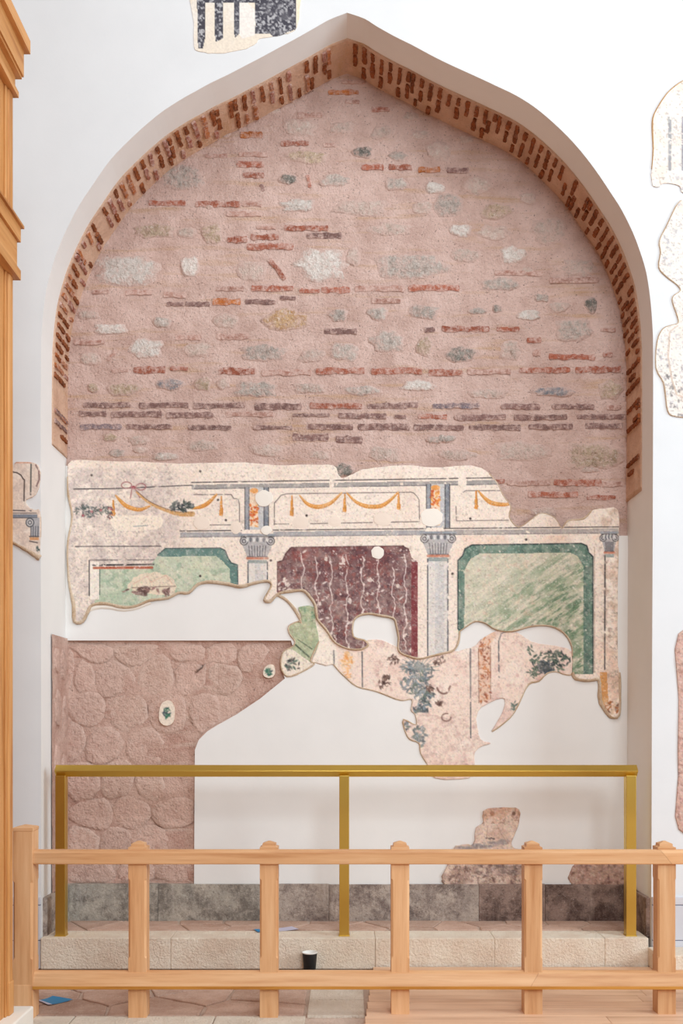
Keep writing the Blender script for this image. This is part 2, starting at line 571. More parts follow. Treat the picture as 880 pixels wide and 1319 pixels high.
# ------------------------------------------------------------------ arch profile (front plane), traced in pixels then metres
R_PX = [(447.3, 16.4), (469.5, 24), (485.5, 34), (508, 46.6), (531, 58), (553.6, 70.2), (576, 81.5), (599, 92), (622, 102.5), (640, 111),
        (665, 123), (690, 139), (715, 160), (740, 185), (765, 216), (788, 250), (801, 270.5), (814.6, 297.7), (824, 322), (832, 348), (836.5, 374),
        (839.5, 402), (841.4, 433), (841.6, 500), (841.0, 700), (840.0, 900), (839.0, 1247)]
L_PX = [(447.3, 16.4), (425, 25), (408, 34.5), (386, 47), (362, 60), (340, 72), (317, 84), (294, 96), (271, 107), (253, 117), (235, 127),
        (210, 143), (190, 159), (167, 180), (142, 206), (119.5, 238), (101, 266), (85.5, 296), (74, 323), (66, 348), (60, 372), (56, 400),
        (53.3, 433), (52.5, 500), (52.5, 700), (53, 900), (53.5, 1247)]


def prof(pts):
    q = catmull(pts[:23], False, 3) + pts[23:]
    return [((x - VPX) / (F_PX / D_FRONT), EYE - (y - VPY) / (F_PX / D_FRONT)) for x, y in q]


RP, LP = prof(R_PX), prof(L_PX)
RP[-1] = (RP[-1][0], 0.0); LP[-1] = (LP[-1][0], 0.0)
PROFILE = LP[::-1] + RP[1:]        # from left floor over the apex to right floor
APEX = len(LP) - 1


def resample(pts, n):
    p = np.array(pts); s = np.r_[0, np.cumsum(np.hypot(*np.diff(p, axis=0).T))]
    t = np.linspace(0, s[-1], n)
    return np.c_[np.interp(t, s, p[:, 0]), np.interp(t, s, p[:, 1])], s[-1]


# ------------------------------------------------------------------ structure
# front wall around the arch
bm = bmesh.new()
XW, ZT = 6.0, 8.2
def quad(bm, a, b, c, d):
    bm.faces.new([bm.verts.new(p) for p in (a, b, c, d)])
for P_, sx in ((LP, -XW), (RP, XW)):
    for (xa, za), (xb, zb) in zip(P_[:-1], P_[1:]):
        quad(bm, (xa, 0, za), (xb, 0, zb), (sx, 0, zb), (sx, 0, za))
quad(bm, (-XW, 0, LP[0][1]), (XW, 0, LP[0][1]), (XW, 0, ZT), (-XW, 0, ZT))
bmesh.ops.remove_doubles(bm, verts=bm.verts[:], dist=0.0005)
wall_front = tag(obj('wall_front', bm, M['plaster_front']), kind='structure')

# reveal and soffit in plaster
bm = bmesh.new()
ya = [0.0, 0.004, 0.26, 0.66]
rows = []
for i, (x, z) in enumerate(PROFILE):
    rows.append([bm.verts.new((x, y, z)) for y in ya])
for a, b in zip(rows[:-1], rows[1:]):
    for k in range(len(ya) - 1):
        bm.faces.new((a[k], a[k + 1], b[k + 1], b[k]))
reveal = tag(obj('wall_reveal', bm, M['plaster'], smooth=False), kind='structure')

# back wall: masonry panel with real relief, and everything on it
YB = D_BACK - D_FRONT


def relief_panel(name, xa, xb, za, zb, step, y, amp, seed, mat, outline=None, parent=None, axis='y', ridge=None):
    nx = int((xb - xa) / step) + 1; nz = int((zb - za) / step) + 1
    xs = np.linspace(xa, xb, nx); zs = np.linspace(za, zb, nz)
    X, Z = np.meshgrid(xs, zs)
    h = (fbm(X, Z, 0.16, seed, 5) - 0.5) * 2 * amp
    if ridge is not None: h += ridge(X, Z)
    keep = np.ones((nz - 1, nx - 1), bool)
    if outline is not None:
        keep = inside((X[:-1, :-1] + X[1:, 1:]) / 2, (Z[:-1, :-1] + Z[1:, 1:]) / 2, outline)
    idx = np.arange(nx * nz).reshape(nz, nx)
    q = np.stack([idx[:-1, :-1], idx[:-1, 1:], idx[1:, 1:], idx[1:, :-1]], -1)[keep]
    if axis == 'y': co = np.stack([X, y - h, Z], -1).reshape(-1, 3)
    else: co = np.stack([y + h, X, Z], -1).reshape(-1, 3)
    used = np.unique(q); rm = -np.ones(nx * nz, int); rm[used] = np.arange(len(used))
    me = bpy.data.meshes.new(name)
    me.from_pydata(co[used].tolist(), [], rm[q].tolist())
    me.polygons.foreach_set('use_smooth', [True] * len(me.polygons))
    return link(name, me, mat, parent)


k_b = D_BACK / D_FRONT
wall_back = tag(relief_panel('wall_back', -2.14, 2.14, 3.05, 6.6, 0.014, YB, 0.006, 11, M['mortar'],
                             [(x * 1.006, z + 0.01) for x, z in PROFILE]), kind='structure')


def wp(px, py):
    v = P(px, py, D_BACK)
    return v.x, v.z


# ------------------------------------------------------------------ masonry pieces on the back wall
def piece_mesh(name, outl, y, h, r, rings=((1.0, -0.006), (0.93, 0.45), (0.72, 0.85)), mid=1.0, rim_v=(1.0, 0.45, 0.12, 0.0)):
    """irregular lump: outline in (x,z), sunk at the rim, domed to h at the middle"""
    cx = sum(p[0] for p in outl) / len(outl); cz = sum(p[1] for p in outl) / len(outl)
    vs, fs = [], []
    n = len(outl)
    rim_v = rim_v[:len(rings)]
    for f, g in rings:
        for (x, z) in outl:
            hh = g if g < 0 else h * g * r.uniform(0.8, 1.15)
            vs.append((cx + (x - cx) * f, y - hh, cz + (z - cz) * f))
    vs.append((cx, y - h * mid, cz))
    for k in range(len(rings) - 1):
        for i in range(n):
            j = (i + 1) % n
            fs.append((k * n + i, k * n + j, (k + 1) * n + j, (k + 1) * n + i))
    k = (len(rings) - 1) * n
    for i in range(n):
        fs.append((k + i, k + (i + 1) % n, len(vs) - 1))
    me = bpy.data.meshes.new(name)
    me.from_pydata(vs, [], fs)
    edge_attr(me, [e for e in rim_v for _ in range(n)] + [0.0])
    return me


def edge_attr(me, vals):
    at = me.attributes.new('rim', 'FLOAT', 'POINT')
    at.data.foreach_set('value', vals)


def brick_outline(w, h, r):
    n = max(4, int(w / h * 1.3) + 1)
    top = [(-w / 2 + w * i / n + r.uniform(-.2, .2) * h * (0 < i < n), h / 2 * r.uniform(0.62, 1.2)) for i in range(n + 1)]
    bot = [(w / 2 - w * i / n + r.uniform(-.2, .2) * h * (0 < i < n), -h / 2 * r.uniform(0.62, 1.2)) for i in range(n + 1)]
    return top[::-1] + [(-w / 2 - h * .12, 0)] + bot[::-1] + [(w / 2 + h * .12, 0)]


BR = {'r': 'brick_red', 'o': 'brick_orange', 'p': 'brick_purple', 'f': 'brick_faint', 'b': 'brick_blue'}
bricks = [
 # x0, x1, y, height, kind (pixels of the photograph)
 (440,472,106,4,'f'),(423,462,119,6,'o'),(445,463,131,5,'f'),(479,502,141,6,'r'),(383,415,149,7,'f'),(310,338,174,9,'o'),(362,398,185,6,'r'),
 (417,432,187,5,'f'),(265,293,201,5,'f'),(308,345,199,6,'f'),(305,340,212,8,'r'),(313,340,226,7,'r'),(192,239,262,7,'r'),(252,310,263,8,'r'),
 (312,337,263,7,'f'),(292,337,276,7,'f'),(331,355,293,5,'f'),(366,423,294,7,'r'),(293,318,309,8,'r'),(323,359,306,7,'r'),(395,440,304,7,'p'),
 (318,378,318,8,'r'),(466,494,216,8,'r'),(501,531,216,7,'r'),(539,567,219,7,'o'),(576,604,220,7,'p'),
 (324,378,372,7,'r'),(386,412,375,6,'r'),(414,451,374,8,'r'),(457,521,372,8,'f'),(526,592,371,8,'r'),(279,314,372,6,'f'),(274,310,389,8,'o'),
 (239,270,392,6,'p'),(215,237,392,5,'p'),(211,239,380,7,'f'),(162,196,377,6,'f'),(119,140,376,5,'f'),(316,355,389,6,'p'),(361,381,384,4,'p'),
 (479,516,388,6,'f'),(418,460,427,7,'p'),(547,560,425,6,'p'),(569,631,424,7,'r'),(640,669,424,6,'r'),(774,793,425,5,'f'),(637,700,352,7,'f'),(708,772,361,7,'f'),
 (96,135,441,6,'f'),(226,259,435,7,'f'),(279,320,434,7,'f'),(144,165,477,6,'f'),(172,213,477,9,'r'),(219,242,475,5,'r'),(282,329,478,9,'r'),
 (337,401,480,7,'f'),(407,470,478,8,'r'),(478,544,478,8,'r'),(552,596,480,8,'r'),(602,658,479,7,'f'),(669,735,477,7,'r'),(741,800,476,8,'r'),
 (707,767,460,7,'r'),(777,789,457,6,'r'),(679,697,438,7,'r'),(687,696,455,9,'f'),
 (107,168,522,7,'p'),(179,243,522,7,'p'),(249,316,523,7,'p'),(328,389,524,8,'p'),(399,467,523,7,'r'),(473,539,523,7,'p'),(557,618,523,7,'b'),
 (645,696,524,7,'p'),(711,766,524,7,'p'),(782,800,525,6,'f'),
 (102,137,533,6,'p'),(143,209,534,7,'p'),(214,275,535,7,'p'),(291,353,534,6,'f'),(377,425,535,4,'p'),(436,498,536,7,'p'),(509,523,537,5,'p'),(539,576,537,6,'r'),
 (585,652,538,7,'p'),(662,731,538,7,'p'),(743,806,537,6,'p'),
 (103,157,550,7,'b'),(163,222,550,6,'p'),(242,298,551,6,'p'),(326,377,551,5,'p'),(394,455,550,7,'p'),(461,528,550,8,'p'),(533,598,551,7,'p'),(604,671,551,7,'p'),
 (681,738,550,7,'p'),(754,802,549,7,'p'),(377,423,564,9,'p'),(433,467,566,9,'p'),
 (713,775,622,8,'r'),(653,709,622,7,'f'),(776,802,624,6,'f'),(680,745,637,7,'r'),(756,793,641,6,'r'),(638,650,620,7,'r')]
r = random.Random(3)
for x0, x1, y, h, k in bricks:
    w = (x1 - x0) / SB; hh = (h + 0.6) / SB
    cx, cz = wp((x0 + x1) / 2, y)
    tilt = r.uniform(-.012, .012)
    ol = [(cx + a * math.cos(tilt) - b * math.sin(tilt), cz + a * math.sin(tilt) + b) for a, b in brick_outline(w, hh, r)]
    link('brick', piece_mesh('brick', ol, YB, 0.0085, r, ((1.0, -0.006), (0.97, 0.75)), 1.0, (1.0, 0.3)), M[BR[k]], wall_back)
# odd bricks set on edge
for x, y, w, h, ang, k in ((398, 234, 16, 6, 1.4, 'r'), (357, 347, 34, 7, 0.92, 'r'), (145, 457, 18, 5, -0.9, 'f'), (338, 242, 9, 5, 1.2, 'p')):
    cx, cz = wp(x, y)
    ol = [(cx + a * math.cos(-ang) - b * math.sin(-ang), cz + a * math.sin(-ang) + b * math.cos(-ang)) for a, b in brick_outline(w / SB, h / SB, r)]
    link('brick', piece_mesh('brick', ol, YB, 0.009, r, ((1.0, -0.006), (0.95, 0.75)), 1.0, (1.0, 0.3)), M[BR[k]], wall_back)

ST = {'w': 'stone_white', 'g': 'stone_grey', 'f': 'stone_faint', 'b': 'stone_beige', 'd': 'stone_dark', 'u': 'stone_blue', 'o': 'stone_ochre'}
stones = [
 (168,347,95,42,'w'),(414,341,74,46,'w'),(245,343,26,28,'w'),(235,230,65,34,'g'),(372,231,30,14,'d'),(433,233,46,18,'g'),(384,265,52,18,'w'),(200,298,62,20,'b'),
 (273,302,30,32,'b'),(395,202,60,20,'b'),(385,165,50,26,'f'),(465,268,75,25,'f'),(504,295,60,18,'f'),(510,237,36,18,'g'),(530,342,100,38,'g'),(325,348,42,28,'f'),
 (368,413,62,32,'o'),(436,406,28,20,'g'),(487,404,30,18,'g'),(548,402,42,22,'g'),(545,268,30,20,'f'),(467,196,28,17,'d'),(512,201,28,14,'g'),(492,170,32,20,'f'),
 (542,174,28,16,'f'),(565,195,40,26,'f'),(560,242,28,16,'w'),(615,240,42,26,'f'),(577,265,40,30,'g'),(592,297,34,18,'w'),(640,272,46,22,'b'),(635,300,46,22,'f'),
 (707,298,50,34,'f'),(660,328,36,24,'w'),(644,366,60,18,'g'),(762,394,18,24,'d'),(615,401,28,10,'g'),(640,398,14,10,'d'),(681,406,32,14,'w'),(738,427,56,34,'g'),
 (698,384,24,12,'g'),(594,456,46,24,'d'),(658,453,30,28,'f'),(713,505,62,14,'u'),(785,502,36,26,'b'),(627,507,54,14,'f'),(670,582,78,28,'f'),(768,588,80,42,'b'),
 (575,565,30,12,'g'),(590,586,50,16,'f'),(142,424,52,16,'w'),(210,416,30,16,'g'),(188,449,50,26,'w'),(117,462,30,18,'f'),(252,451,46,20,'f'),(157,501,50,18,'b'),
 (220,495,40,18,'u'),(262,494,26,20,'b'),(287,494,20,16,'f'),(142,563,20,12,'b'),(179,568,30,14,'f'),(151,584,24,14,'g'),(213,588,34,12,'g'),(262,574,42,18,'f'),
 (340,454,62,24,'g'),(401,458,36,20,'f'),(443,454,38,26,'g'),(499,441,48,32,'g'),(546,447,24,28,'b'),(331,501,62,24,'g'),(398,500,46,16,'f'),(466,503,50,14,'g'),
 (538,497,46,18,'w'),(412,586,30,16,'f'),(496,585,50,22,'f'),(559,567,26,9,'g'),(443,606,32,20,'d'),(345,580,50,18,'f'),(180,580,24,10,'f'),
 (115,406,30,14,'f'),(270,265,12,10,'f'),(350,140,30,16,'f'),(440,165,36,18,'f'),(680,350,20,12,'f'),(745,345,46,26,'f'),(600,330,40,22,'f'),(455,330,20,26,'f'),
 (120,500,18,14,'b'),(720,395,30,16,'f'),(530,150,24,12,'f'),(600,180,22,12,'f'),(290,170,18,14,'f'),(255,180,22,14,'f'),(680,255,26,18,'f'),(790,470,0,0,'f'),
 (290,413,40,22,'f'),(240,300,26,16,'f'),(130,312,20,16,'f'),(700,660,40,14,'f'),(760,605,30,10,'f')]
for x, y, w, h, k in stones:
    if w == 0: continue
    cx, cz = wp(x, y)
    n = 12 if w < 45 else 16
    ol = []
    for i in range(n):
        a = 2 * math.pi * i / n
        ca, sa = math.cos(a), math.sin(a)
        q = (abs(ca) ** 2.6 + abs(sa) ** 2.6) ** (-1 / 2.6) * r.uniform(0.72, 1.12)
        ol.append((cx + w / 2 / SB * q * ca, cz + h / 2 / SB * q * sa))
    bold = {'f': 0.0075, 'w': 0.012}.get(k, 0.0105)
    o = link('stone', piece_mesh('stone', ol, YB, bold, r, ((1.08, -0.008), (0.95, 0.4), (0.72, 0.9))), M[ST[k]], wall_back)
    o.data.polygons.foreach_set('use_smooth', [True] * len(o.data.polygons))

# ------------------------------------------------------------------ brick soffit
pr, plen = resample(PROFILE, 420)
tan = np.gradient(pr, axis=0); tan /= np.linalg.norm(tan, axis=1)[:, None]
nin = np.c_[tan[:, 1], -tan[:, 0]]          # points into the niche
ap = int(np.argmax(pr[:, 1]))
sel = [i for i in range(len(pr)) if pr[i, 1] > (3.63 if i < ap else 3.31)]
YS = np.linspace(D_SOFF - D_FRONT, YB + 0.01, 26)
ii = np.array(sel)
GX, GY = np.meshgrid(np.arange(len(ii)), np.arange(len(YS)), indexing='ij')
hn = 0.008 + (fbm(GX * 0.25, GY * 0.25, 1.4, 31, 4) - 0.5) * 0.016
co = np.zeros((len(ii), len(YS), 3))
co[..., 0] = pr[ii, 0][:, None] + nin[ii, 0][:, None] * hn
co[..., 1] = YS[None, :]
co[..., 2] = pr[ii, 1][:, None] + nin[ii, 1][:, None] * hn
# sloping lower ends, lower towards the back
idx = np.arange(co.shape[0] * co.shape[1]).reshape(co.shape[:2])
q = np.stack([idx[:-1, :-1], idx[:-1, 1:], idx[1:, 1:], idx[1:, :-1]], -1).reshape(-1, 4)
me = bpy.data.meshes.new('brick_soffit')
vl = co.reshape(-1, 3).tolist(); fl = q.tolist()
# close the front lip and the two lower ends down to the plaster
def lip(ids, off):
    global vl, fl
    base = len(vl)
    for k, (a, nrm) in enumerate(ids):
        v = vl[a]; vl.append([v[0] - nrm[0] * 0.02 + off[0], v[1] + off[1], v[2] - nrm[1] * 0.02 + off[2]])
    for k in range(len(ids) - 1):
        fl.append((ids[k][0], ids[k + 1][0], base + k + 1, base + k))
lip([(idx[i, 0], nin[ii[i]]) for i in range(len(ii))], (0, 0, 0))
lip([(idx[0, j], nin[ii[0]]) for j in range(len(YS))], (0, 0, -0.004))
lip([(idx[-1, j], nin[ii[-1]]) for j in range(len(YS))], (0, 0, -0.004))
me.from_pydata(vl, [], fl)
me.polygons.foreach_set('use_smooth', [True] * len(me.polygons))
soffit = tag(link('wall_soffit', me, M['mortar_soffit']), kind='structure')


def soffit_brick(s, y0, y1, th, mat, tilt=0.0):
    """brick edge showing in the vault: s arc length, long side along the depth"""
    i = int(np.clip(s / plen * (len(pr) - 1), 1, len(pr) - 2))
    c = pr[i]; t = tan[i]; n = nin[i]
    w = (y1 - y0)
    vs, fs = [], []
    ol = brick_outline(w, th, r)
    m = len(ol)
    ym = (y0 + y1) / 2
    for f, g in ((1.0, -0.002), (0.95, 0.021)):
        for a, b in ol:
            b2 = b * f + a * tilt
            g2 = g if g < 0 else g * r.uniform(0.85, 1.15)
            vs.append((c[0] + t[0] * b2 + n[0] * g2, ym + a * f, c[1] + t[1] * b2 + n[1] * g2))
    vs.append((c[0] + n[0] * 0.022, ym, c[1] + n[1] * 0.022))
    for k in range(m):
        j = (k + 1) % m
        fs.append((k, j, m + j, m + k)); fs.append((m + k, m + j, 2 * m))
    me = bpy.data.meshes.new('brick'); me.from_pydata(vs, [], fs)
    edge_attr(me, [1.0] * m + [0.25] * m + [0.0])
    return link('brick', me, mat, soffit)


arc = np.r_[0, np.cumsum(np.hypot(*np.diff(pr, axis=0).T))]
s0, s1 = arc[sel[0]], arc[sel[-1]]
s = s0 + 0.12; k = 0
while s < s1 - 0.10:
    zc = np.interp(s, arc, pr[:, 1])
    left = s < arc[ap]
    low = zc < (4.15 if left else 4.2)
    if abs(s - arc[ap]) > 0.05:
        first = r.uniform(0.19, 0.25) if k % 2 else r.uniform(0.09, 0.15)
        split = 0.272 + first
        for row, (ya0, yb0) in enumerate(((0.272 + r.uniform(0, .02), split), (split + 0.022, 0.622))):
            if r.random() < (0.72 if low else 0.08): continue
            L = (yb0 - ya0) * r.uniform(0.72, 1.0)
            if yb0 - ya0 > .2 and row: L *= r.uniform(.6, .9)
            m = r.choice(['brick_soffit', 'brick_soffit', 'brick_red', 'brick_orange'] if left else ['brick_soffit'])
            soffit_brick(s + r.uniform(-.006, .006), ya0, ya0 + L, r.uniform(0.027, 0.036), M[m], r.uniform(-.04, .04))
    s += r.uniform(0.064, 0.074); k += 1
for side, zz in ((-1, 3.93), (-1, 3.85), (1, 3.55), (1, 3.78), (1, 3.92)):
    m_ = np.array([i for i in sel if (i < ap) == (side < 0)])
    i = m_[np.argmin(abs(pr[m_, 1] - zz))]
    soffit_brick(arc[i], 0.29, 0.60, 0.032, M['brick_purple'] if side < 0 else M['brick_soffit'])

# ------------------------------------------------------------------ lower back wall: white plaster slab with the bare rubble left open
PINK = [(375, 825), (377, 832), (364, 839), (361, 857), (367, 874), (335, 900), (305, 920), (280, 934), (267, 942), (256, 953), (251, 966), (250, 1139)]
bm = bmesh.new()
poly = [(84, 600), (432, 612), (442, 626), (458, 614), (620, 618), (648, 650), (655, 690), (812, 690), (812, 1139)] + PINK[::-1] + [(84, 825)]
d_w = D_BACK - 0.022
vs = [bm.verts.new(P(x, y, d_w)) for x, y in poly]
f = bm.faces.new(vs)
ex = bmesh.ops.extrude_face_region(bm, geom=[f])
for v in ex['geom']:
    if isinstance(v, bmesh.types.BMVert): v.co.y += 0.06
bmesh.ops.triangulate(bm, faces=[f for f in bm.faces if len(f.verts) > 4])
white = tag(obj('wall_plaster', bm, M['plaster']), kind='structure')

# bare rubble, lower left
def clip_poly(poly, a, b, c):
    out = []
    n = len(poly)
    for i in range(n):
        p, q_ = poly[i], poly[(i + 1) % n]
        dp = a * p[0] + b * p[1] - c; dq = a * q_[0] + b * q_[1] - c
        if dp <= 0: out.append(p)
        if dp * dq < 0:
            t = dp / (dp - dq)
            out.append((p[0] + t * (q_[0] - p[0]), p[1] + t * (q_[1] - p[1])))
    return out


def voronoi(sites, bbox):
    cells = []
    for i, (x, y) in enumerate(sites):
        c = [(bbox[0], bbox[1]), (bbox[2], bbox[1]), (bbox[2], bbox[3]), (bbox[0], bbox[3])]
        for j, (u, v) in enumerate(sites):
            if i == j or not c: continue
            a, b = u - x, v - y
            c = clip_poly(c, a, b, (u * u + v * v - x * x - y * y) / 2)
        cells.append(c)
    return cells


def inset(c, d):
    """pull a convex cell in by d"""
    out = list(c)
    n = len(c)
    area_ = sum(c[i][0] * c[(i + 1) % n][1] - c[(i + 1) % n][0] * c[i][1] for i in range(n))
    sg = 1 if area_ > 0 else -1
    for i in range(n):
        (x0, y0), (x1, y1) = c[i], c[(i + 1) % n]
        L = math.hypot(x1 - x0, y1 - y0)
        if L < 1e-6: continue
        nx, ny = sg * (y1 - y0) / L, -sg * (x1 - x0) / L
        out = clip_poly(out, nx, ny, nx * x0 + ny * y0 - d)
        if len(out) < 3: return []
    return out


def round_poly(c, sub=2):
    for _ in range(sub):
        o = []
        n = len(c)
        for i in range(n):
            p, q_ = c[i], c[(i + 1) % n]
            o.append((p[0] * .75 + q_[0] * .25, p[1] * .75 + q_[1] * .25)); o.append((p[0] * .25 + q_[0] * .75, p[1] * .25 + q_[1] * .75))
        c = o
    return c


xa, za = wp(84, 1145); xb, zb = wp(385, 820)
rubble = tag(relief_panel('wall_rubble', xa, xb, za, zb, 0.010, YB + 0.006, 0.015, 23, M['mortar_low'],
                          [wp(*p) for p in [(80, 818)] + [(384, 818)] + [(x + 6, y + 3) for x, y in PINK] + [(80, 1148)]]), kind='structure')
Z5 = lambda x, y: (40 + x / 3.385, 800 + y / 3.385)
sites = [Z5(*p) for p in [(290, 115), (430, 125), (200, 240), (360, 250), (555, 245), (690, 235), (840, 240), (690, 130), (840, 130), (960, 150), (1080, 200), (1000, 290),
                          (240, 390), (420, 395), (600, 410), (760, 395), (310, 540), (500, 545), (660, 560), (900, 400)]]
sites += [(108, 1010), (150, 1005), (195, 1012), (232, 1000), (120, 1050), (170, 1045), (220, 1048), (106, 1085), (150, 1090), (195, 1085), (238, 1090), (125, 1125), (175, 1120), (225, 1125), (90, 950), (92, 870)]
pk = [(84, 826)] + PINK + [(84, 1139)]
def ragged_cell(c_, step, amp):
    o = []
    n = len(c_)
    for i in range(n):
        (x0, y0), (x1, y1) = c_[i], c_[(i + 1) % n]
        k = max(1, int(math.hypot(x1 - x0, y1 - y0) / step))
        for j in range(k):
            t = j / k
            o.append((x0 + (x1 - x0) * t + r.uniform(-amp, amp), y0 + (y1 - y0) * t + r.uniform(-amp, amp)))
    return o


for c in voronoi(sites, (84, 828, 378, 1139)):
    c = inset(c, 0.9)
    if len(c) < 3: continue
    c = ragged_cell(round_poly(c, 1), 7, 1.6)
    cx = sum(p[0] for p in c) / len(c); cy = sum(p[1] for p in c) / len(c)
    if not inside(np.array([cx]), np.array([cy]), pk)[0]: continue
    for _ in range(8):
        c = [p if inside(np.array([p[0]]), np.array([p[1]]), pk)[0] else (p[0] + (cx - p[0]) * .12, p[1] + (cy - p[1]) * .12) for p in c]
    o = link('stone', piece_mesh('stone', [wp(*p) for p in c], YB + 0.004, r.uniform(0.002, 0.0055), r, ((1.0, -0.002), (0.96, 0.7), (0.75, 0.95), (0.4, 0.7))), M[r.choice(['stone_low', 'stone_low', 'stone_low_pale'])], rubble)
    o.data.polygons.foreach_set('use_smooth', [True] * len(o.data.polygons))
# rubble returning along the left reveal
xr = float(np.interp(1.5, [p[1] for p in LP[::-1]], [p[0] for p in LP[::-1]]))
rub2 = tag(relief_panel('wall_rubble_return', 0.225, YB + 0.01, 0.45, 2.30, 0.012, xr + 0.010, 0.007, 29, M['mortar_low'], axis='x'), kind='structure')
for k, (y, z, w, h) in enumerate([(0.33, 2.12, .14, .2), (0.5, 2.1, .14, .24), (0.36, 1.78, .16, .3), (0.53, 1.72, .13, .34), (0.34, 1.38, .15, .3), (0.52, 1.3, .15, .3), (0.38, .98, .2, .3), (0.53, .84, .12, .2), (0.34, .64, .14, .2)]):
    vs, fs = [], []
    n = 10
    for f_, g in ((1, .004), (.85, .022), (.5, .028)):
        for i in range(n):
            a = 2 * math.pi * i / n
            vs.append((xr + g, y + w / 2 * f_ * math.cos(a) * r.uniform(.85, 1.1), z + h / 2 * f_ * math.sin(a) * r.uniform(.85, 1.1)))
    for m in range(2):
        for i in range(n): fs.append((m * n + i, m * n + (i + 1) % n, (m + 1) * n + (i + 1) % n, (m + 1) * n + i))
    fs.append(tuple(range(2 * n, 3 * n)))
    me = bpy.data.meshes.new('stone'); me.from_pydata(vs, [], fs)
    link('stone', me, M['stone_low'], rub2)


# ------------------------------------------------------------------ broken plaster rims
def rim(name, pts, d, w, h, mat, parent, seed=1, sub=3):
    """ragged rounded fillet of plaster along a broken edge; pts in pixels"""
    q = catmull(pts, False, sub)
    rr = random.Random(seed)
    vs, fs = [], []
    sc = F_PX / d
    m = 5
    for i, (x, y) in enumerate(q):
        a = q[max(0, i - 1)]; b = q[min(len(q) - 1, i + 1)]
        tx, ty = b[0] - a[0], b[1] - a[1]
        L = math.hypot(tx, ty) + 1e-9
        nx, ny = -ty / L, tx / L
        ww = w * (0.55 + 0.9 * vnoise(np.array([i * 0.13 + seed]), np.array([seed * 3.1]), 5)[0]) * rr.uniform(0.85, 1.15)
        for k in range(m):
            t = math.pi * k / (m - 1)
            u = math.cos(t) * ww / 2
            px, py = x + nx * u, y + ny * u
            vs.append(((px - VPX) / sc, d - D_FRONT + 0.012 - math.sin(t) * (h + 0.012), EYE - (py - VPY) / sc))
    for i in range(len(q) - 1):
        for k in range(m - 1):
            fs.append((i * m + k, i * m + k + 1, (i + 1) * m + k + 1, (i + 1) * m + k))
    me = bpy.data.meshes.new(name); me.from_pydata(vs, [], fs)
    me.polygons.foreach_set('use_smooth', [True] * len(me.polygons))
    return link(name, me, mat, parent)


def patch(cx, cy, rx, ry, d, parent, mat=None, seed=0, name='filled_patch'):
    rr = random.Random(seed)
    n = 18; vs, fs = [], []
    sc = F_PX / d
    jit = [rr.uniform(.93, 1.06) for _ in range(n)]
    for f_, g in ((1.0, -0.004), (0.96, 0.004), (0.5, 0.0055)):
        for i in range(n):
            a = 2 * math.pi * i / n
            x, y = cx + rx * f_ * jit[i] * math.cos(a), cy + ry * f_ * jit[i] * math.sin(a)
            vs.append(((x - VPX) / sc, d - D_FRONT - g, EYE - (y - VPY) / sc))
    for m in range(2):
        for i in range(n): fs.append((m * n + i, m * n + (i + 1) % n, (m + 1) * n + (i + 1) % n, (m + 1) * n + i))
    fs.append(tuple(range(2 * n, 3 * n)))
    me = bpy.data.meshes.new(name); me.from_pydata(vs, [], fs)
    return link(name, me, mat or M['patch'], parent)


def ragged(pts, amp, seed, sub=4, closed=True):
    q = catmull(pts, closed, sub)
    rr = random.Random(seed)
    return [(x + rr.uniform(-amp, amp), y + rr.uniform(-amp, amp)) for x, y in q]


# ------------------------------------------------------------------ upper fresco
UP_TOP = [(92, 593), (140, 594), (185, 595), (230, 597), (317, 596), (355, 599), (400, 598), (430, 600), (436, 611), (442, 616), (455, 610), (467, 605), (492, 601), (530, 599),
          (555, 602), (590, 600), (615, 601), (630, 610), (640, 622), (648, 638), (658, 652), (656, 665), (668, 679), (687, 667), (698, 661), (715, 667), (724, 681), (732, 671),
          (752, 668), (763, 657), (778, 655), (796, 657)]
UP_RIGHT = [(797, 700), (796, 780), (796, 850), (798, 866), (799, 895), (798, 921)]
UP_BOT = [(789, 924), (782, 917), (775, 905), (773.5, 893), (772, 875), (760, 876), (743, 874), (738, 866), (738, 845), (737, 832), (730, 818), (716, 808), (700, 805), (681, 807),
          (660, 813), (640, 811), (625, 802), (613, 800), (602, 806), (592, 813), (591, 825), (585, 837), (572, 841), (555, 845), (540, 848), (527, 845), (517, 841), (513, 834), (514, 822),
          (511, 806), (507, 796), (488, 792), (475, 790), (462, 793), (455, 801), (455, 820), (469, 825), (474, 831), (465, 836), (452, 836), (440, 832), (430, 825), (420, 810), (409, 797),
          (406, 778), (397, 765), (390, 760), (375, 761), (362, 763), (355, 767), (348, 774), (341, 772), (346, 762), (350, 753), (345, 748), (330, 750), (310, 755), (295, 752), (272, 749),
          (255, 752), (243, 763), (230, 763), (216, 770), (193, 773), (176, 780), (159, 782), (136, 777), (119, 779), (113, 787), (106, 800), (96, 800)]
UP_LEFT = [(95, 779), (90, 756), (87, 722), (88, 694), (93, 665), (88, 637), (87, 614)]
UP = ragged(UP_TOP + UP_RIGHT + UP_BOT + UP_LEFT, 0.5, 5, 3)
D_UP = D_BACK - 0.040
c = Canvas(84, 590, 802, 927, 0.85, (243, 226, 210))
X, Y = c.X, c.Y
c.mottle((230, 206, 188), 40, 0.46, 0.6, 1, None, 3)
c.mottle((246, 234, 220), 22, 0.50, 0.5, 2, None, 3)
c.mottle((208, 188, 176), 12, 0.54, 0.45, 3, None, 3)
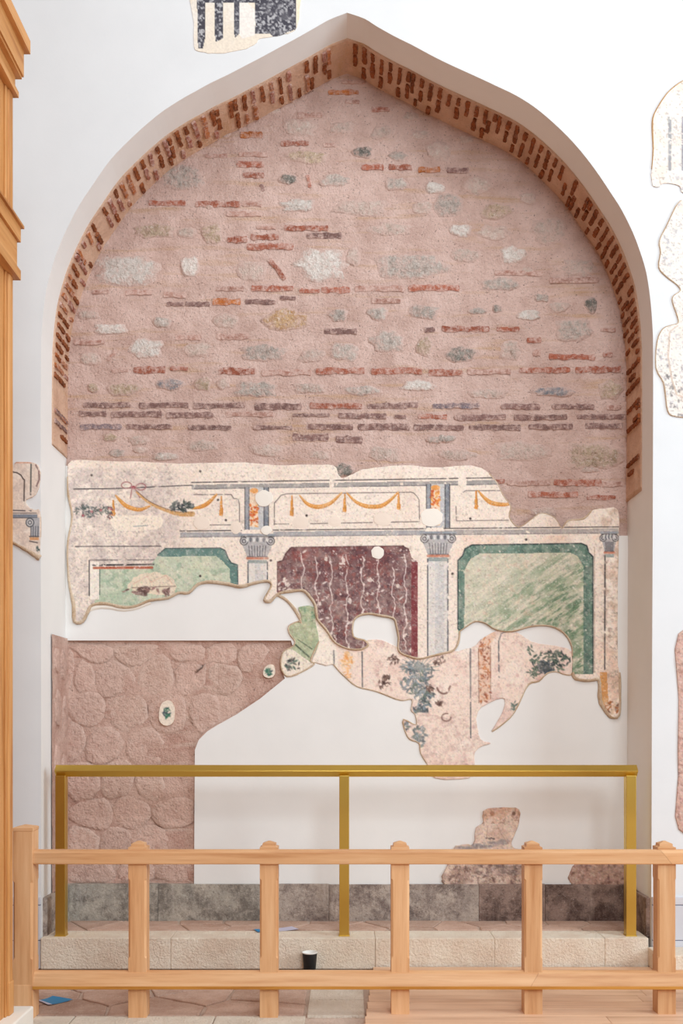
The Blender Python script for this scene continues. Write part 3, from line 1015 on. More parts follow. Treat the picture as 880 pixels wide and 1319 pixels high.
# grey worn plaster over the left bay
reg = np.clip((240 - X) / 20, 0, 1) * np.clip((Y - 600) / 8, 0, 1)
c.mottle((214, 196, 186), 18, 0.36, 0.85, 4, reg, 4)
c.mottle((196, 178, 172), 5, 0.48, 0.55, 6, reg, 4)
c.mottle((172, 156, 150), 3.2, 0.58, 0.6, 7, reg, 6)
reg = np.clip((X - 770) / 10, 0, 1)
c.mottle((196, 164, 142), 10, 0.42, 0.7, 8, reg)
c.mottle((150, 128, 116), 5, 0.58, 0.7, 9, reg * (Y > 700), 6)
c.mottle((242, 206, 182), 30, 0.45, 0.7, 12, np.clip((X - 560) / 60, 0, 1) * (Y > 690))
K, GRY, BLU = (62, 58, 60), (164, 157, 152), (172, 168, 168)
# upper entablature
ye = lambda x: 621.5 - (x - 247) * 0.0155
def band(x0, x1, off, h, col, **k):
    n = 12
    t = [x0 + (x1 - x0) * i / n for i in range(n + 1)]
    c.poly([(x, ye(x) + off) for x in t] + [(x, ye(x) + off + h) for x in t[::-1]], col, **k)
for x0, x1 in ((247, 424), (430, 590), (601, 641)):
    band(x0, x1, 3.0, 6, GRY, wear=0.35, wscale=7)
    c.line([(x0, ye(x0)), (x1, ye(x1))], 1.3, K, wear=0.3, wscale=9)
    c.line([(x0, ye(x0) + 8.4), (x1, ye(x1) + 8.4)], 0.9, (90, 88, 92), 0.8, wear=0.5)
c.line([(95, 630), (160, 629), (247, 625)], 1.3, K, wear=0.4, wscale=10)
c.line([(97, 704), (207, 703.5)], 1.2, K, 0.9, wear=0.45, wscale=9)
c.line([(116, 721.5), (206, 721)], 1.0, K, 0.8, wear=0.55, wscale=7)
# lower entablature
yl = lambda x: 684 - (x - 232) * 0.0095
for x0, x1 in ((232, 311), (352, 548), (572, 797)):
    n = 10; t = [x0 + (x1 - x0) * i / n for i in range(n + 1)]
    c.poly([(x, yl(x) + 2) for x in t] + [(x, yl(x) + 8) for x in t[::-1]], BLU if x0 < 560 else (176, 166, 160), wear=0.3, wscale=8)
    c.line([(x0, yl(x0)), (x1, yl(x1))], 1.3, K, wear=0.35, wscale=10)
    c.line([(x0, yl(x0) + 8), (x1, yl(x1) + 8)], 0.9, (96, 92, 96), 0.8, wear=0.45)
# pilasters of the frieze
def pilaster(x0, x1, y0, y1, ox0, ox1, orange):
    c.rect(x0, y0, x1, y1, (196, 194, 194), wear=0.2)
    c.rect(x0, y0, x0 + 5, y1, (148, 150, 156), wear=0.2)
    c.rect(x1 - 6, y0, x1, y1, (128, 132, 140), wear=0.2)
    for xx in (x0, x0 + 5.5, x1 - 6, x1): c.line([(xx, y0), (xx, y1)], 1.1, K, 0.9, wear=0.25)
    c.rect(ox0, y0 + 2, ox1, y1 - 3, (236, 206, 178))
    rr = random.Random(int(x0))
    for _ in range(46):
        yy = rr.uniform(*orange); xx = rr.uniform(ox0 + 1, ox1 - 1)
        c.ell(xx, yy, rr.uniform(1.2, 2.8), rr.uniform(0.8, 1.6), rr.choice([(214, 112, 52), (232, 158, 80), (196, 84, 48), (246, 214, 180)]), 0.9, rr.uniform(0, 3))
    c.ell((ox0 + ox1) / 2, y0 + 4, (ox1 - ox0) / 2.2, 3.5, (228, 150, 76), 0.9)
pilaster(315.5, 346, 628, 682, 321.5, 333, (650, 678))
pilaster(549.5, 579.5, 624, 680, 555, 567, (632, 660))
# thin framed panels
TH = (74, 66, 66)
def fr(pts, **k): c.line(pts, 1.0, TH, 0.85, wear=k.get('wear', 0.3), wscale=8)
fr([(250, 637), (298, 637), (301, 642), (307, 643), (308.5, 650), (308.5, 672)]); fr([(268, 676), (297, 676)])
fr([(353.5, 676), (353.5, 648), (358, 643), (362, 638), (370, 636), (530, 634), (533, 635), (537, 639), (540, 644), (540.5, 671)]); fr([(353, 675), (372, 675)]); fr([(400, 674.5), (480, 673)]); fr([(503, 672.5), (540, 672)])
fr([(597, 634), (600, 632), (648, 632)]); fr([(587.5, 652), (588, 671), (655, 670)])
fr([(748, 666), (752, 668)], wear=0)
# orange drapery
OR1, OR2, OR3 = (222, 152, 78), (240, 194, 132), (170, 104, 48)
def swag(pts, w):
    q = catmull(pts, False, 5)
    n = len(q)
    for i in range(n - 1):
        t = i / (n - 1)
        ww = w * (0.35 + 0.75 * math.sin(math.pi * t))
        c.line([q[i], q[i + 1]], ww, OR1, 0.95)
        c.line([(q[i][0], q[i][1] + ww * .34), (q[i + 1][0], q[i + 1][1] + ww * .34)], 0.9, OR3, 0.7)
        c.line([(q[i][0], q[i][1] - ww * .15), (q[i + 1][0], q[i + 1][1] - ww * .15)], ww * .3, OR2, 0.7)
def tassel(x, y0, y1):
    c.poly([(x - .8, y0), (x + .8, y0), (x + 2.8, y1 - 3), (x + 1, y1), (x - 2.6, y1 - 1)], OR1)
    c.line([(x + .7, y0), (x + 1.8, y1)], 0.8, OR3, 0.7)
for p in ([(149, 638), (156, 646), (165, 653), (180, 656.5), (193, 652)], [(247, 655), (258, 653), (268, 648), (279, 637)], [(386, 638), (396, 649), (410, 653), (426, 648), (440, 635)],
          [(447, 635), (458, 646), (472, 652), (490, 652), (502, 645), (513, 634)], [(616, 632), (624, 641), (634, 648), (650, 650), (660, 648)]):
    swag(p, 4.8)
for x, a, b in ((146, 644, 665), (285, 639, 665), (376, 638, 665), (444, 636, 660), (513.5, 635, 657), (613.5, 632, 656)): tassel(x, a, b)
c.poly(ragged([(141, 668), (160, 664), (190, 664), (208, 667), (205, 680), (180, 684), (150, 682)], 1, 3), (246, 230, 210), 0.9)
c.line([(172, 678), (190, 677)], 1.2, (120, 130, 140), 0.7)
# garlands, bow
PNK = (160, 104, 104)
for bx, rx_ in ((163, 6.5), (181.5, 6.5)):
    lp = [(bx + rx_ * math.cos(t * .45), 627 + 4.2 * math.sin(t * .45) - (2 if bx < 170 else 0)) for t in range(15)]
    c.line(lp, 1.5, PNK, 0.9)
c.line([(170, 629), (168, 642)], 1.5, PNK, 0.9); c.line([(174, 629), (180, 641)], 1.5, PNK, 0.9); c.ell(172, 628, 2.6, 2.4, (150, 60, 70))
g = catmull([(176, 634), (193, 648), (216, 658), (232, 662), (248, 662)], False, 5)
for i in range(len(g) - 1):
    c.line([g[i], g[i + 1]], 2.5 + i * .22, (206, 158, 104), 0.9); c.line([(g[i][0], g[i][1] - 2), (g[i + 1][0], g[i + 1][1] - 2)], 0.9, (110, 84, 70), 0.8)
DG = [(70, 80, 74), (92, 100, 96), (58, 62, 66), (112, 118, 116)]
c.leaves(233, 652, 16, 6, 60, DG, 2.8, 3); c.leaves(120, 658, 25, 8, 80, DG, 2.2, 4, 0.75)
for x, y in ((118, 659), (130, 657), (143, 655), (107, 664)): c.ell(x, y, 1.9, 1.8, (166, 84, 92), 0.85)
c.leaves(141, 660, 5, 8, 16, [(150, 80, 80), (96, 90, 90)], 2, 8)
# column capitals and shafts
def capital(cx_, y0, w, s=1.0):
    CG = (176, 172, 172)
    c.poly([(cx_ - w * .52, y0), (cx_ + w * .52, y0), (cx_ + w * .44, y0 + 12 * s), (cx_ + w * .3, y0 + 26 * s), (cx_ - w * .3, y0 + 26 * s), (cx_ - w * .44, y0 + 12 * s)], CG, 0.9)
    c.line([(cx_ - w * .52, y0 - 2), (cx_ + w * .52, y0 - 2)], 3, (150, 154, 160)); c.line([(cx_ - w * .5, y0), (cx_ + w * .5, y0)], 1.2, K, 0.8)
    for sg in (-1, 1):
        for q_, col in ((5.5, K), (4.4, (205, 200, 198)), (2.8, K), (1.7, (205, 200, 198))): c.ell(cx_ + sg * w * .40, y0 + 6 * s, q_ * s, q_ * s, col, 0.9)
    for k_ in range(-3, 4):
        c.line([(cx_ + k_ * w * .085, y0 + 12 * s), (cx_ + k_ * w * .075, y0 + 25 * s)], 0.9, (84, 82, 86), 0.9)
        c.ell(cx_ + k_ * w * .1, y0 + 4 * s, 1.8, 3, (222, 218, 214) if k_ % 2 else (104, 104, 110), 0.9)
    c.line([(cx_ - w * .3, y0 + 28 * s), (cx_ + w * .3, y0 + 28 * s)], 3.2 * s, (196, 128, 104)); c.line([(cx_ - w * .3, y0 + 26 * s), (cx_ + w * .3, y0 + 26 * s)], 0.9, K, 0.8)
    c.rect(cx_ - w * .28, y0 + 30 * s, cx_ + w * .28, y0 + 35 * s, (150, 158, 154), wear=0.3)
def shaft(x0, x1, y0, y1):
    c.rect(x0, y0, x1, y1, (218, 212, 206), alpha=0.85, wear=0.1, wscale=9); c.rect(x0 + 9, y0, x1 - 5, y1, (196, 194, 194), alpha=0.6, wear=0.3, wscale=9)
    for xx in (x0, x1): c.line([(xx, y0), (xx, y1)], 1.5, (62, 66, 76), 0.95, wear=0.45, wscale=8)
shaft(319.5, 344.5, 724, 758); shaft(551, 577, 720, 850)
capital(331.5, 691, 43); capital(564.5, 688, 44); capital(785, 688, 20, 0.85)
c.line([(779.5, 716), (779, 862)], 1.7, (58, 54, 56), 0.95, wear=0.35, wscale=12)
c.line([(766, 705), (766, 866)], 1.0, (170, 140, 124), 0.7, wear=0.4)
# green panel, left
GL = [(203, 716), (213, 707), (284, 706.5), (289, 709), (293, 718), (297, 724), (306, 728), (306, 760), (200, 790), (120, 790), (128, 733), (190, 733)]
c.poly(GL, (196, 202, 178))
m_ = inside(X, Y, GL)
c.mottle((206, 208, 180), 14, 0.45, 0.9, 21, m_ * 1.0); c.mottle((146, 170, 144), 7, 0.52, 0.7, 22, m_ * 1.0, 6)
c.mottle((166, 184, 158), 12, 0.4, 0.6, 23, m_ * (X < 205))
TEAL = (104, 134, 126)
c.poly([(203, 716), (213, 707), (284, 706.5), (289, 709), (293, 718), (297, 724), (306, 728), (306, 757), (297, 757), (296, 733), (286, 722), (278, 716), (210, 717)], TEAL, wear=0.2, wscale=9)
c.line([(203, 715), (213, 706.5), (284, 706), (290, 709), (294, 719), (298, 725), (306, 727.5), (306.5, 756)], 1.2, (50, 70, 72), wear=0.2)
c.rect(116, 724, 128, 772, (240, 228, 214)); c.line([(115, 722), (115, 767)], 1.6, K, wear=0.2); c.line([(128.5, 733), (128.5, 766)], 1.3, (60, 84, 76), 0.9, wear=0.2)
c.line([(120, 728), (198, 727)], 2.2, K, wear=0.45); c.line([(121, 731.5), (196, 731)], 3.2, (178, 96, 72), wear=0.35)
c.poly(ragged([(165, 752), (176, 742), (190, 738), (205, 738), (222, 744), (227, 756), (222, 766), (196, 766), (170, 764)], 1, 5), (236, 214, 190), 0.85, wear=0.25)
c.line([(172, 752), (190, 742), (194, 750), (214, 741), (222, 752)], 1.0, (206, 150, 130), 0.5)
c.leaves(192, 762, 34, 5, 26, [(96, 72, 68), (124, 94, 88), (150, 116, 110)], 4, 9); c.line([(170, 757), (226, 755)], 1, (110, 84, 80), .8, wear=.4)
# maroon panel
MR = [(374, 705), (520, 703), (527, 707), (530, 718), (537, 723), (538, 850), (350, 850), (357.5, 800), (357.5, 723), (364, 722), (367, 714)]
c.poly(MR, (128, 94, 92))
m_ = inside(X, Y, MR) * 1.0
c.mottle((136, 62, 58), 16, 0.47, 0.75, 31, m_ * np.clip((745 - Y) / 30, 0, 1), 5); c.mottle((108, 74, 78), 10, 0.44, 0.7, 32, m_, 4); c.mottle((164, 144, 138), 8, 0.50, 0.7, 33, m_ * np.clip((Y - 712) / 40, 0, 1), 5)
c.mottle((152, 128, 122), 14, 0.36, 0.6, 39, m_ * np.clip((Y - 735) / 40, 0, 1), 4); c.mottle((86, 60, 64), 4, 0.54, 0.65, 34, m_, 6); c.mottle((150, 84, 78), 4, 0.56, 0.6, 36, m_, 6)
c.mottle((228, 208, 198), 9, 0.70, 0.9, 38, m_, 20)
rr = random.Random(4)
for x in (390, 408, 427, 447, 467, 487, 507, 522):
    pts = []; y = 712 + rr.uniform(-2, 8)
    while y < 842: pts.append((x + 1.6 * math.sin(y / 5.5 + x) + rr.uniform(-1.2, 1.2), y)); y += 4
    c.line(pts, 1.2, (230, 208, 200), 0.9, wear=0.36, wscale=9, seed=int(x))
    for _ in range(9):
        q_ = rr.choice(pts); c.ell(q_[0], q_[1], rr.uniform(.8, 1.8), rr.uniform(.8, 2.2), (232, 212, 204), 0.9)
for _ in range(34):
    x, y = rr.uniform(362, 535), rr.uniform(708, 838)
    c.ell(x, y, rr.uniform(.6, 3.6), rr.uniform(.5, 1.4), (234, 216, 206), 0.9, rr.uniform(-.9, .2))
for _ in range(16):
    c.ell(rr.uniform(359, 376), rr.uniform(744, 760), rr.uniform(1.2, 3.4), rr.uniform(.6, 1.3), (236, 218, 206), .95, rr.uniform(-.8, -.3))
c.rect(530, 724, 538, 846, (128, 58, 62), alpha=0.85, wear=0.35)
c.line([(357.5, 762), (357.5, 724), (364, 722), (368, 713), (375, 705), (520, 703)], 1.3, (70, 36, 40), 0.8, wear=0.3)
# green panel, right
GR = [(590, 722), (596, 716), (599, 707), (608, 702), (749, 700), (756, 703), (759, 712), (764, 717), (764, 868), (590, 868)]
c.poly(GR, (206, 200, 178))
m_ = inside(X, Y, GR) * 1.0
U = (X - Y * 1.25); V = (Y + X * 0.66)
dk = np.clip(0.28 + (X - 640) / 150 + (Y - 770) / 140, 0.12, 1) * m_
for sc_, th, hd, cl, sd in ((10, .46, 5, (160, 172, 140), 41), (6, .5, 6, (122, 148, 118), 43), (4, .52, 7, (96, 124, 98), 47)):
    n1 = fbm(U / 5.5, V, sc_, sd, 4)
    c.C += (np.clip((n1 - th) * hd, 0, 1) * dk * 0.85)[..., None] * (np.array(cl, float) - c.C)
n1 = fbm(U / 7, V, 4, 45, 4)
c.C += (np.clip((n1 - 0.55) * 9, 0, 1) * m_ * 0.6)[..., None] * (np.array((226, 214, 190.)) - c.C)
c.mottle((110, 136, 108), 14, 0.42, 0.55, 48, m_ * np.clip((X - 700) / 40 + (Y - 800) / 50, 0, 1), 5)
c.mottle((220, 186, 164), 7, 0.58, 0.5, 49, m_ * (X < 690), 6)
BDR = [(590, 722), (596, 716), (599, 707), (608, 702), (749, 700), (756, 703), (759, 712), (764, 717), (764, 868), (752, 868), (752, 730), (744, 716), (735, 712), (618, 713), (606, 720), (599, 733), (598, 812), (590, 812)]
c.poly(BDR, (100, 128, 114), 0.92, wear=0.2, wscale=8, seed=51)
c.mottle((132, 156, 142), 4, 0.52, 0.7, 53, inside(X, Y, BDR) * 1.0, 6)
c.mottle((74, 96, 88), 6, 0.50, 0.6, 54, inside(X, Y, BDR) * 1.0, 5)
c.line([(590, 810), (590, 722), (596, 716), (599, 707), (608, 702), (749, 700), (756, 703), (759, 712), (764, 717), (764, 866)], 1.6, (46, 58, 60), wear=0.15)
for _ in range(90):
    x, y = rr.uniform(592, 762), rr.uniform(703, 862)
    c.ell(x, y, rr.uniform(.5, 1.6), rr.uniform(.5, 1.2), (226, 222, 206), 0.85, rr.uniform(0, 3))
# loss at the foot of the right strip
c.poly([(773, 866), (782, 866), (784, 905), (780, 912), (774, 898)], (206, 140, 76), 0.8, wear=0.25)
c.leaves(788, 912, 9, 8, 40, [(170, 96, 52), (120, 84, 66), (222, 190, 160)], 2.4, 12)
for x, y in ((118, 612), (258, 607), (281, 644), (291, 670), (395, 664), (583, 739), (258, 742), (678, 695), (349, 722), (606, 668), (686, 806)): c.ell(x, y, 1.6, 1.6, (70, 60, 58), 0.95)
c.weather(61, (240, 222, 206), 0.28, 0.17, 0.35, 0.25)
up = c.build('wall_painting', UP, D_UP, M['paint'], thick=0.036, relief=0.0035, seed=4)
tag(up, 'large architectural wall painting with maroon and green panels below bare masonry', 'wall painting')
RIMT = (M['plaster_rim'])
rim('plaster_edge', [(798, 866), (799, 895), (798, 921)] + UP_BOT[:8], D_UP, 4.5, 0.005, RIMT, up, 1)
rim('plaster_edge', UP_BOT[8:20], D_UP, 2.2, 0.003, RIMT, up, 2)
rim('plaster_edge', UP_BOT[19:46], D_UP, 3.6, 0.005, RIMT, up, 3)
rim('plaster_edge', UP_BOT[45:] + UP_LEFT, D_UP, 4.4, 0.006, RIMT, up, 4)
rim('plaster_edge', [(100, 801), (110, 790), (119, 783), (136, 781), (159, 785), (176, 783), (194, 776)], D_UP + 0.01, 6, 0.004, M['patch'], up, 6)
rim('plaster_edge', UP_TOP[17:30], D_UP, 2.4, 0.004, RIMT, up, 5)
for k, (x, y, a, b) in enumerate(((340, 642, 11.5, 11), (556, 666.5, 15, 12.5), (343, 683, 7, 6), (486.5, 712, 8.5, 8.5))): patch(x, y, a, b, D_UP, up, M['patch'], k)
c_ = m_plaster('aged_patch', (240, 222, 206))
for k, (x, y, a, b) in enumerate(((260, 674, 11, 9), (304, 680, 7.5, 8), (387, 673, 11, 8), (431, 672, 9, 7), (493, 669, 12, 9))): patch(x, y, a, b, D_UP + 0.0025, up, c_, k + 9)

# ------------------------------------------------------------------ lower fresco
LO = [(407, 785), (409, 797), (420, 810), (430, 823), (440, 830), (455, 830), (466, 827), (475, 824), (492, 824), (513, 834), (540, 843), (572, 838), (585, 839), (600, 836), (612, 832), (620, 824), (640, 812),
      (660, 814), (668, 816), (681, 824), (694, 829), (716, 832), (737, 839), (739, 866), (730, 869), (716, 865), (705, 867), (694, 877), (681, 881), (670, 903), (660, 921), (646, 934), (634, 942), (643, 926), (650, 910), (647, 899), (620, 911),
      (614, 925), (616, 941), (620, 953), (632, 957), (620, 962), (612, 970), (611, 990), (604, 1002), (560, 1002), (550, 983), (542, 970), (540, 957), (528, 952), (522, 941), (520, 927), (536, 934), (535, 920), (530, 915), (531, 901), (520, 902),
      (510, 900), (492, 893), (480, 889), (460, 884), (445, 872), (435, 862), (430, 856), (420, 857), (407, 854), (402, 851), (411, 827), (407, 812)]
LOR = ragged(LO, 0.5, 8, 3)
c = Canvas(396, 780, 746, 1006, 0.95, (242, 218, 202))
X, Y = c.X, c.Y
c.mottle((246, 232, 218), 30, 0.5, 0.8, 71); c.mottle((222, 184, 172), 22, 0.52, 0.6, 72, (X > 500) * 1.0); c.mottle((204, 166, 156), 6, 0.58, 0.55, 73, (X > 480) * 1.0, 6)
c.poly([(400, 780), (432, 820), (436, 860), (400, 860)], (246, 234, 218), 0.9)
c.mottle((210, 180, 170), 5, 0.5, 0.6, 74, (Y > 925) * 1.0, 6)
for x, y0, y1 in ((430, 838, 855), (466.5, 840, 886), (606, 836, 950), (642.5, 826, 876)): c.line([(x, y0), (x + .5, y1)], 1.8, (96, 96, 100), 0.9, wear=0.5, wscale=7)
c.line([(642.5, 826), (646, 816), (655, 812)], 1.4, (110, 104, 104), 0.8, wear=.3)
c.leaves(447, 857, 7, 17, 40, [(238, 176, 112), (246, 206, 160), (226, 150, 84)], 3, 31, 0.7)
c.poly([(616, 834), (620, 826), (636, 813), (640, 818), (632, 830), (632, 902), (618, 905)], (230, 190, 164), 0.8, wear=0.1)
for _ in range(90):
    x, y = rr.uniform(617, 632), rr.uniform(822, 904)
    c.ell(x, y, rr.uniform(1, 3), rr.uniform(.6, 1.3), rr.choice([(186, 118, 88), (150, 88, 68), (214, 160, 130), (206, 134, 90)]), 0.85, rr.uniform(0, 3))
c.line([(616.5, 836), (617, 905)], 1, (130, 86, 74), .8, wear=.4); c.line([(632, 832), (632, 900)], 1, (130, 86, 74), .8, wear=.4)
BG = [(104, 112, 116), (126, 138, 144), (84, 90, 94), (150, 160, 164), (112, 124, 114)]
for k, (x, y, a, b, n) in enumerate(((532, 860, 14, 10, 70), (546, 866, 12, 12, 60), (534, 882, 18, 12, 90), (545, 894, 14, 8, 50), (547, 908, 8, 9, 45), (540, 914, 8, 4, 18), (540, 944, 9, 10, 40), (523, 936, 3, 7, 10), (543, 955, 4, 8, 16))):
    c.leaves(x, y, a, b, n, BG, 2.8, 40 + k, 0.85)
for a in range(14):
    t = -3.3 + a * .26
    c.line([(540, 862), (540 + 26 * math.cos(t), 862 + 22 * math.sin(t))], 0.8, (120, 130, 128), 0.7)
BW = [(110, 84, 76), (140, 112, 100), (86, 66, 62)]
for k, (x, y, s_) in enumerate(((507, 850, 7), (567, 852, 8), (495, 881, 8), (553, 887, 5), (566, 906, 4), (498, 873, 4))): c.leaves(x, y, s_, s_ * .8, 22, BW, 2.2, 60 + k, 0.85)
c.line(catmull([(563, 886), (566, 891), (571, 893.5), (576, 892), (580, 884)], False, 4), 2.4, (128, 98, 88), .85, wear=.3)
c.line([(575 + 6 * math.cos(t * .5), 924 + 5 * math.sin(t * .5)) for t in range(11)], 1.8, (136, 106, 96), .85, wear=.3)
c.leaves(709, 853, 26, 15, 130, [(82, 98, 88), (104, 122, 106), (64, 74, 74)], 2.6, 77, 0.9); c.leaves(704, 860, 12, 9, 60, [(84, 92, 100), (70, 78, 80)], 2.6, 78); c.leaves(688, 866, 8, 8, 20, [(96, 112, 98)], 2.4, 79); c.leaves(684, 838, 5, 6, 12, [(96, 112, 98)], 2, 80)
c.leaves(663, 908, 5, 7, 16, [(92, 108, 100)], 2.2, 81)
c.weather(63, (242, 222, 206), 0.30, 0.15, 0.30, 0.2)
D_LO = D_BACK - 0.028
lo = c.build('wall_painting', LOR, D_LO, M['paint'], thick=0.02, relief=0.002, seed=9, edge=(206, 170, 146))
tag(lo, 'peach wall painting of grey-blue plants directly above the brass rail', 'wall painting')
rim('plaster_edge', LO[22:33], D_LO, 2.8, 0.003, RIMT, lo, 1); rim('plaster_edge', LO[46:64], D_LO, 2.4, 0.003, RIMT, lo, 2)

# green and white fragment
GF = [(385, 782), (405, 782), (406, 800), (411, 826), (403, 846), (400, 851), (405, 855), (387, 866), (370, 871), (362, 858), (365, 840), (377, 833), (380, 826), (373, 816), (372, 807), (380, 802), (387, 801), (388, 793)]
c = Canvas(358, 778, 415, 875, 0.95, (178, 184, 150)); X, Y = c.X, c.Y
c.mottle((152, 168, 136), 10, .48, .7, 81); c.mottle((206, 204, 170), 7, .52, .8, 82); c.line([(378, 828), (398, 846)], 2, (70, 84, 70), .8, wear=.2); c.line([(384, 824), (402, 836)], 1.4, (90, 104, 84), .8, wear=.3)
c.mottle((96, 136, 110), 6, .48, .8, 83, (Y < 800) * 1.0)
c.poly([(358, 836), (376, 836), (400, 853), (412, 858), (370, 880), (356, 870)], (240, 226, 208)); c.leaves(377, 857, 9, 9, 24, [(70, 66, 66), (110, 104, 100), (90, 110, 100)], 2.6, 84)
c.weather(65, (206, 206, 178), .3, .2, .3, .3)
gf = tag(c.build('wall_painting', ragged(GF, .5, 3, 3), D_BACK - 0.030, M['paint'], thick=0.03, relief=0.002), 'small green painted plaster fragment between white plaster and maroon panel', 'wall painting')
rim('plaster_edge', [(411, 826), (400, 851), (405, 855), (387, 866), (370, 871), (362, 858), (365, 840), (377, 833), (380, 826), (373, 816), (372, 807), (380, 802), (388, 800)], D_BACK - .03, 3.2, .004, RIMT, gf, 3)
rim('plaster_edge', [(357, 766), (368, 772), (379, 784), (386, 796), (388, 803)], D_BACK - .03, 5, .004, RIMT, gf, 4)

# two tiny scraps in the rubble
for k, (ol, lab) in enumerate((([(206, 912), (212, 903), (221, 904), (225, 915), (223, 930), (214, 935), (205, 928)], 'tiny oval painted scrap, larger of two set into the pink rubble'),
                               ([(339, 866), (344, 857), (353, 857), (354, 868), (349, 873), (341, 872)], 'tiny square painted scrap nearest the green fragment in the pink rubble'))):
    xs = [p[0] for p in ol]; ys = [p[1] for p in ol]
    c = Canvas(min(xs) - 3, min(ys) - 3, max(xs) + 3, max(ys) + 3, 0.9, (238, 222, 204))
    c.leaves(sum(xs) / len(xs), sum(ys) / len(ys), 4, 7 - 3 * k, 22, [(60, 110, 90), (110, 140, 120), (80, 90, 96)], 2.4, 90 + k); c.grain(.16, 3)
    tag(c.build('wall_painting', ragged(ol, .3, 4, 3), D_BACK - 0.020, M['paint'], thick=.03), lab, 'wall painting')

# rubble fragment low in the middle and the corner rubble
CF = [(629, 1041), (650, 1040), (669, 1043), (669, 1060), (662, 1078), (660, 1090), (673, 1099), (676, 1139), (574, 1139), (576, 1116), (582, 1098), (588, 1090), (600, 1087), (610, 1087), (614, 1066), (623, 1059), (622, 1048)]
c = Canvas(570, 1036, 682, 1142, 1.1, (226, 200, 182)); X, Y = c.X, c.Y
c.mottle((206, 172, 154), 16, .44, .8, 91, None, 4); c.mottle((210, 164, 138), 10, .38, .8, 92, (Y < 1061) * 1.0); c.mottle((160, 120, 104), 5, .54, .7, 93, (Y < 1061) * 1.0, 6)
c.mottle((168, 140, 126), 10, .40, .8, 94, np.clip((Y - 1100) / 10, 0, 1), 4); c.mottle((112, 86, 78), 4, .54, .7, 95, (Y > 1106) * 1.0, 6)
for q_ in range(60):
    t_ = q_ / 60; c.ell(592 + 64 * t_ + rr.uniform(-3, 3), 1093 - 9 * t_ + rr.uniform(-3, 3), rr.uniform(2, 5), rr.uniform(1, 2.4), (142, 134, 134), .4)
for q_ in range(70): c.ell(rr.uniform(612, 674), rr.uniform(1108, 1128), rr.uniform(2, 6), rr.uniform(1, 3), (120, 104, 100), .3)
for q_ in (0, 3.5, 6, 9): c.ell(627 + q_, 1079 + rr.uniform(-1.5, 1.5), 1.5, 1.1, (84, 74, 72), .8)
for p in ([(640, 1062), (646, 1075), (655, 1086)], [(628, 1064), (627, 1080)], [(612, 1078), (622, 1072)]): c.line(p, 1, (176, 140, 124), .8)
c.ell(634, 1048, 3, 3, (168, 118, 92)); c.ell(662, 1048, 2.5, 2.5, (130, 98, 84)); c.weather(5, (230, 206, 190), .3, .25, .3, .3)
tag(c.build('wall_painting', ragged(CF, .7, 5, 3), D_BACK - 0.034, M['paint_rough'], thick=.03, relief=.012, seed=6), 'stepped patch of rubble and old plaster rising from the base course', 'plaster patch')
CR = [(737, 1139), (736, 1122), (742, 1112), (760, 1110), (806, 1111), (806, 1139)]
c = Canvas(732, 1106, 812, 1142, 1.1, (200, 166, 150)); c.mottle((170, 132, 116), 9, .46, .8, 97); c.mottle((120, 88, 78), 4, .56, .7, 98, None, 6); c.weather(6, (206, 174, 158), .3, .25, .3, .3)
tag(c.build('wall_painting', ragged(CR, .6, 6, 2), D_BACK - 0.034, M['paint_rough'], thick=.03, relief=.01, seed=7), 'low brown rubble patch in the niche corner behind the right brass post', 'plaster patch')

# ------------------------------------------------------------------ fragments on the front wall
c = Canvas(244, -70, 390, 72, 1.0, (234, 220, 202)); X, Y = c.X, c.Y
c.mottle((238, 230, 220), 20, .5, .8, 101)
BL = []
for p in ([(254, 0), (264, 0), (264, 50), (262, 62), (256, 63), (255, 50)], [(277, 0), (287.5, 0), (287, 50), (278, 54), (277, 40)], [(301.5, 0), (308.5, 0), (308, 44), (303, 49), (302, 40)],
          [(329, -70), (381, -70), (381, 38), (370, 42), (360, 48), (354, 49), (348, 43), (329, 44), (329, 30), (328, 10)], [(254, -70), (330, -70), (330, 4), (254, 3)]):
    c.poly(ragged(p, .5, 7, 1), (74, 72, 80)); BL.append(inside(X, Y, p))
m_ = np.any(BL, 0) * 1.0
c.mottle((206, 204, 204), 2.6, .50, .8, 103, m_, 8); c.mottle((120, 118, 122), 8, .5, .6, 104, m_)
c.poly([(300 + 12, 4), (320, 4), (328, 12), (329, 45), (312, 50), (309, 45), (309, 4)], (238, 230, 222), .9)
c.rect(383, -70, 390, 30, (248, 226, 196), alpha=.8); c.grain(.12, 9)
TF = [(249, -66), (384, -66), (386, 10), (383, 34), (374, 42), (366, 44), (352, 47), (334, 50), (330, 56), (318, 62), (296, 67), (275, 68.5), (258, 66), (250, 60), (250, 30)]
tag(c.build('wall_painting', ragged(TF, .5, 9, 3), D_FRONT - 0.004, M['paint'], thick=.01, edge=(240, 226, 206)), 'black and cream painted fragment on the white wall above the arch', 'wall painting')

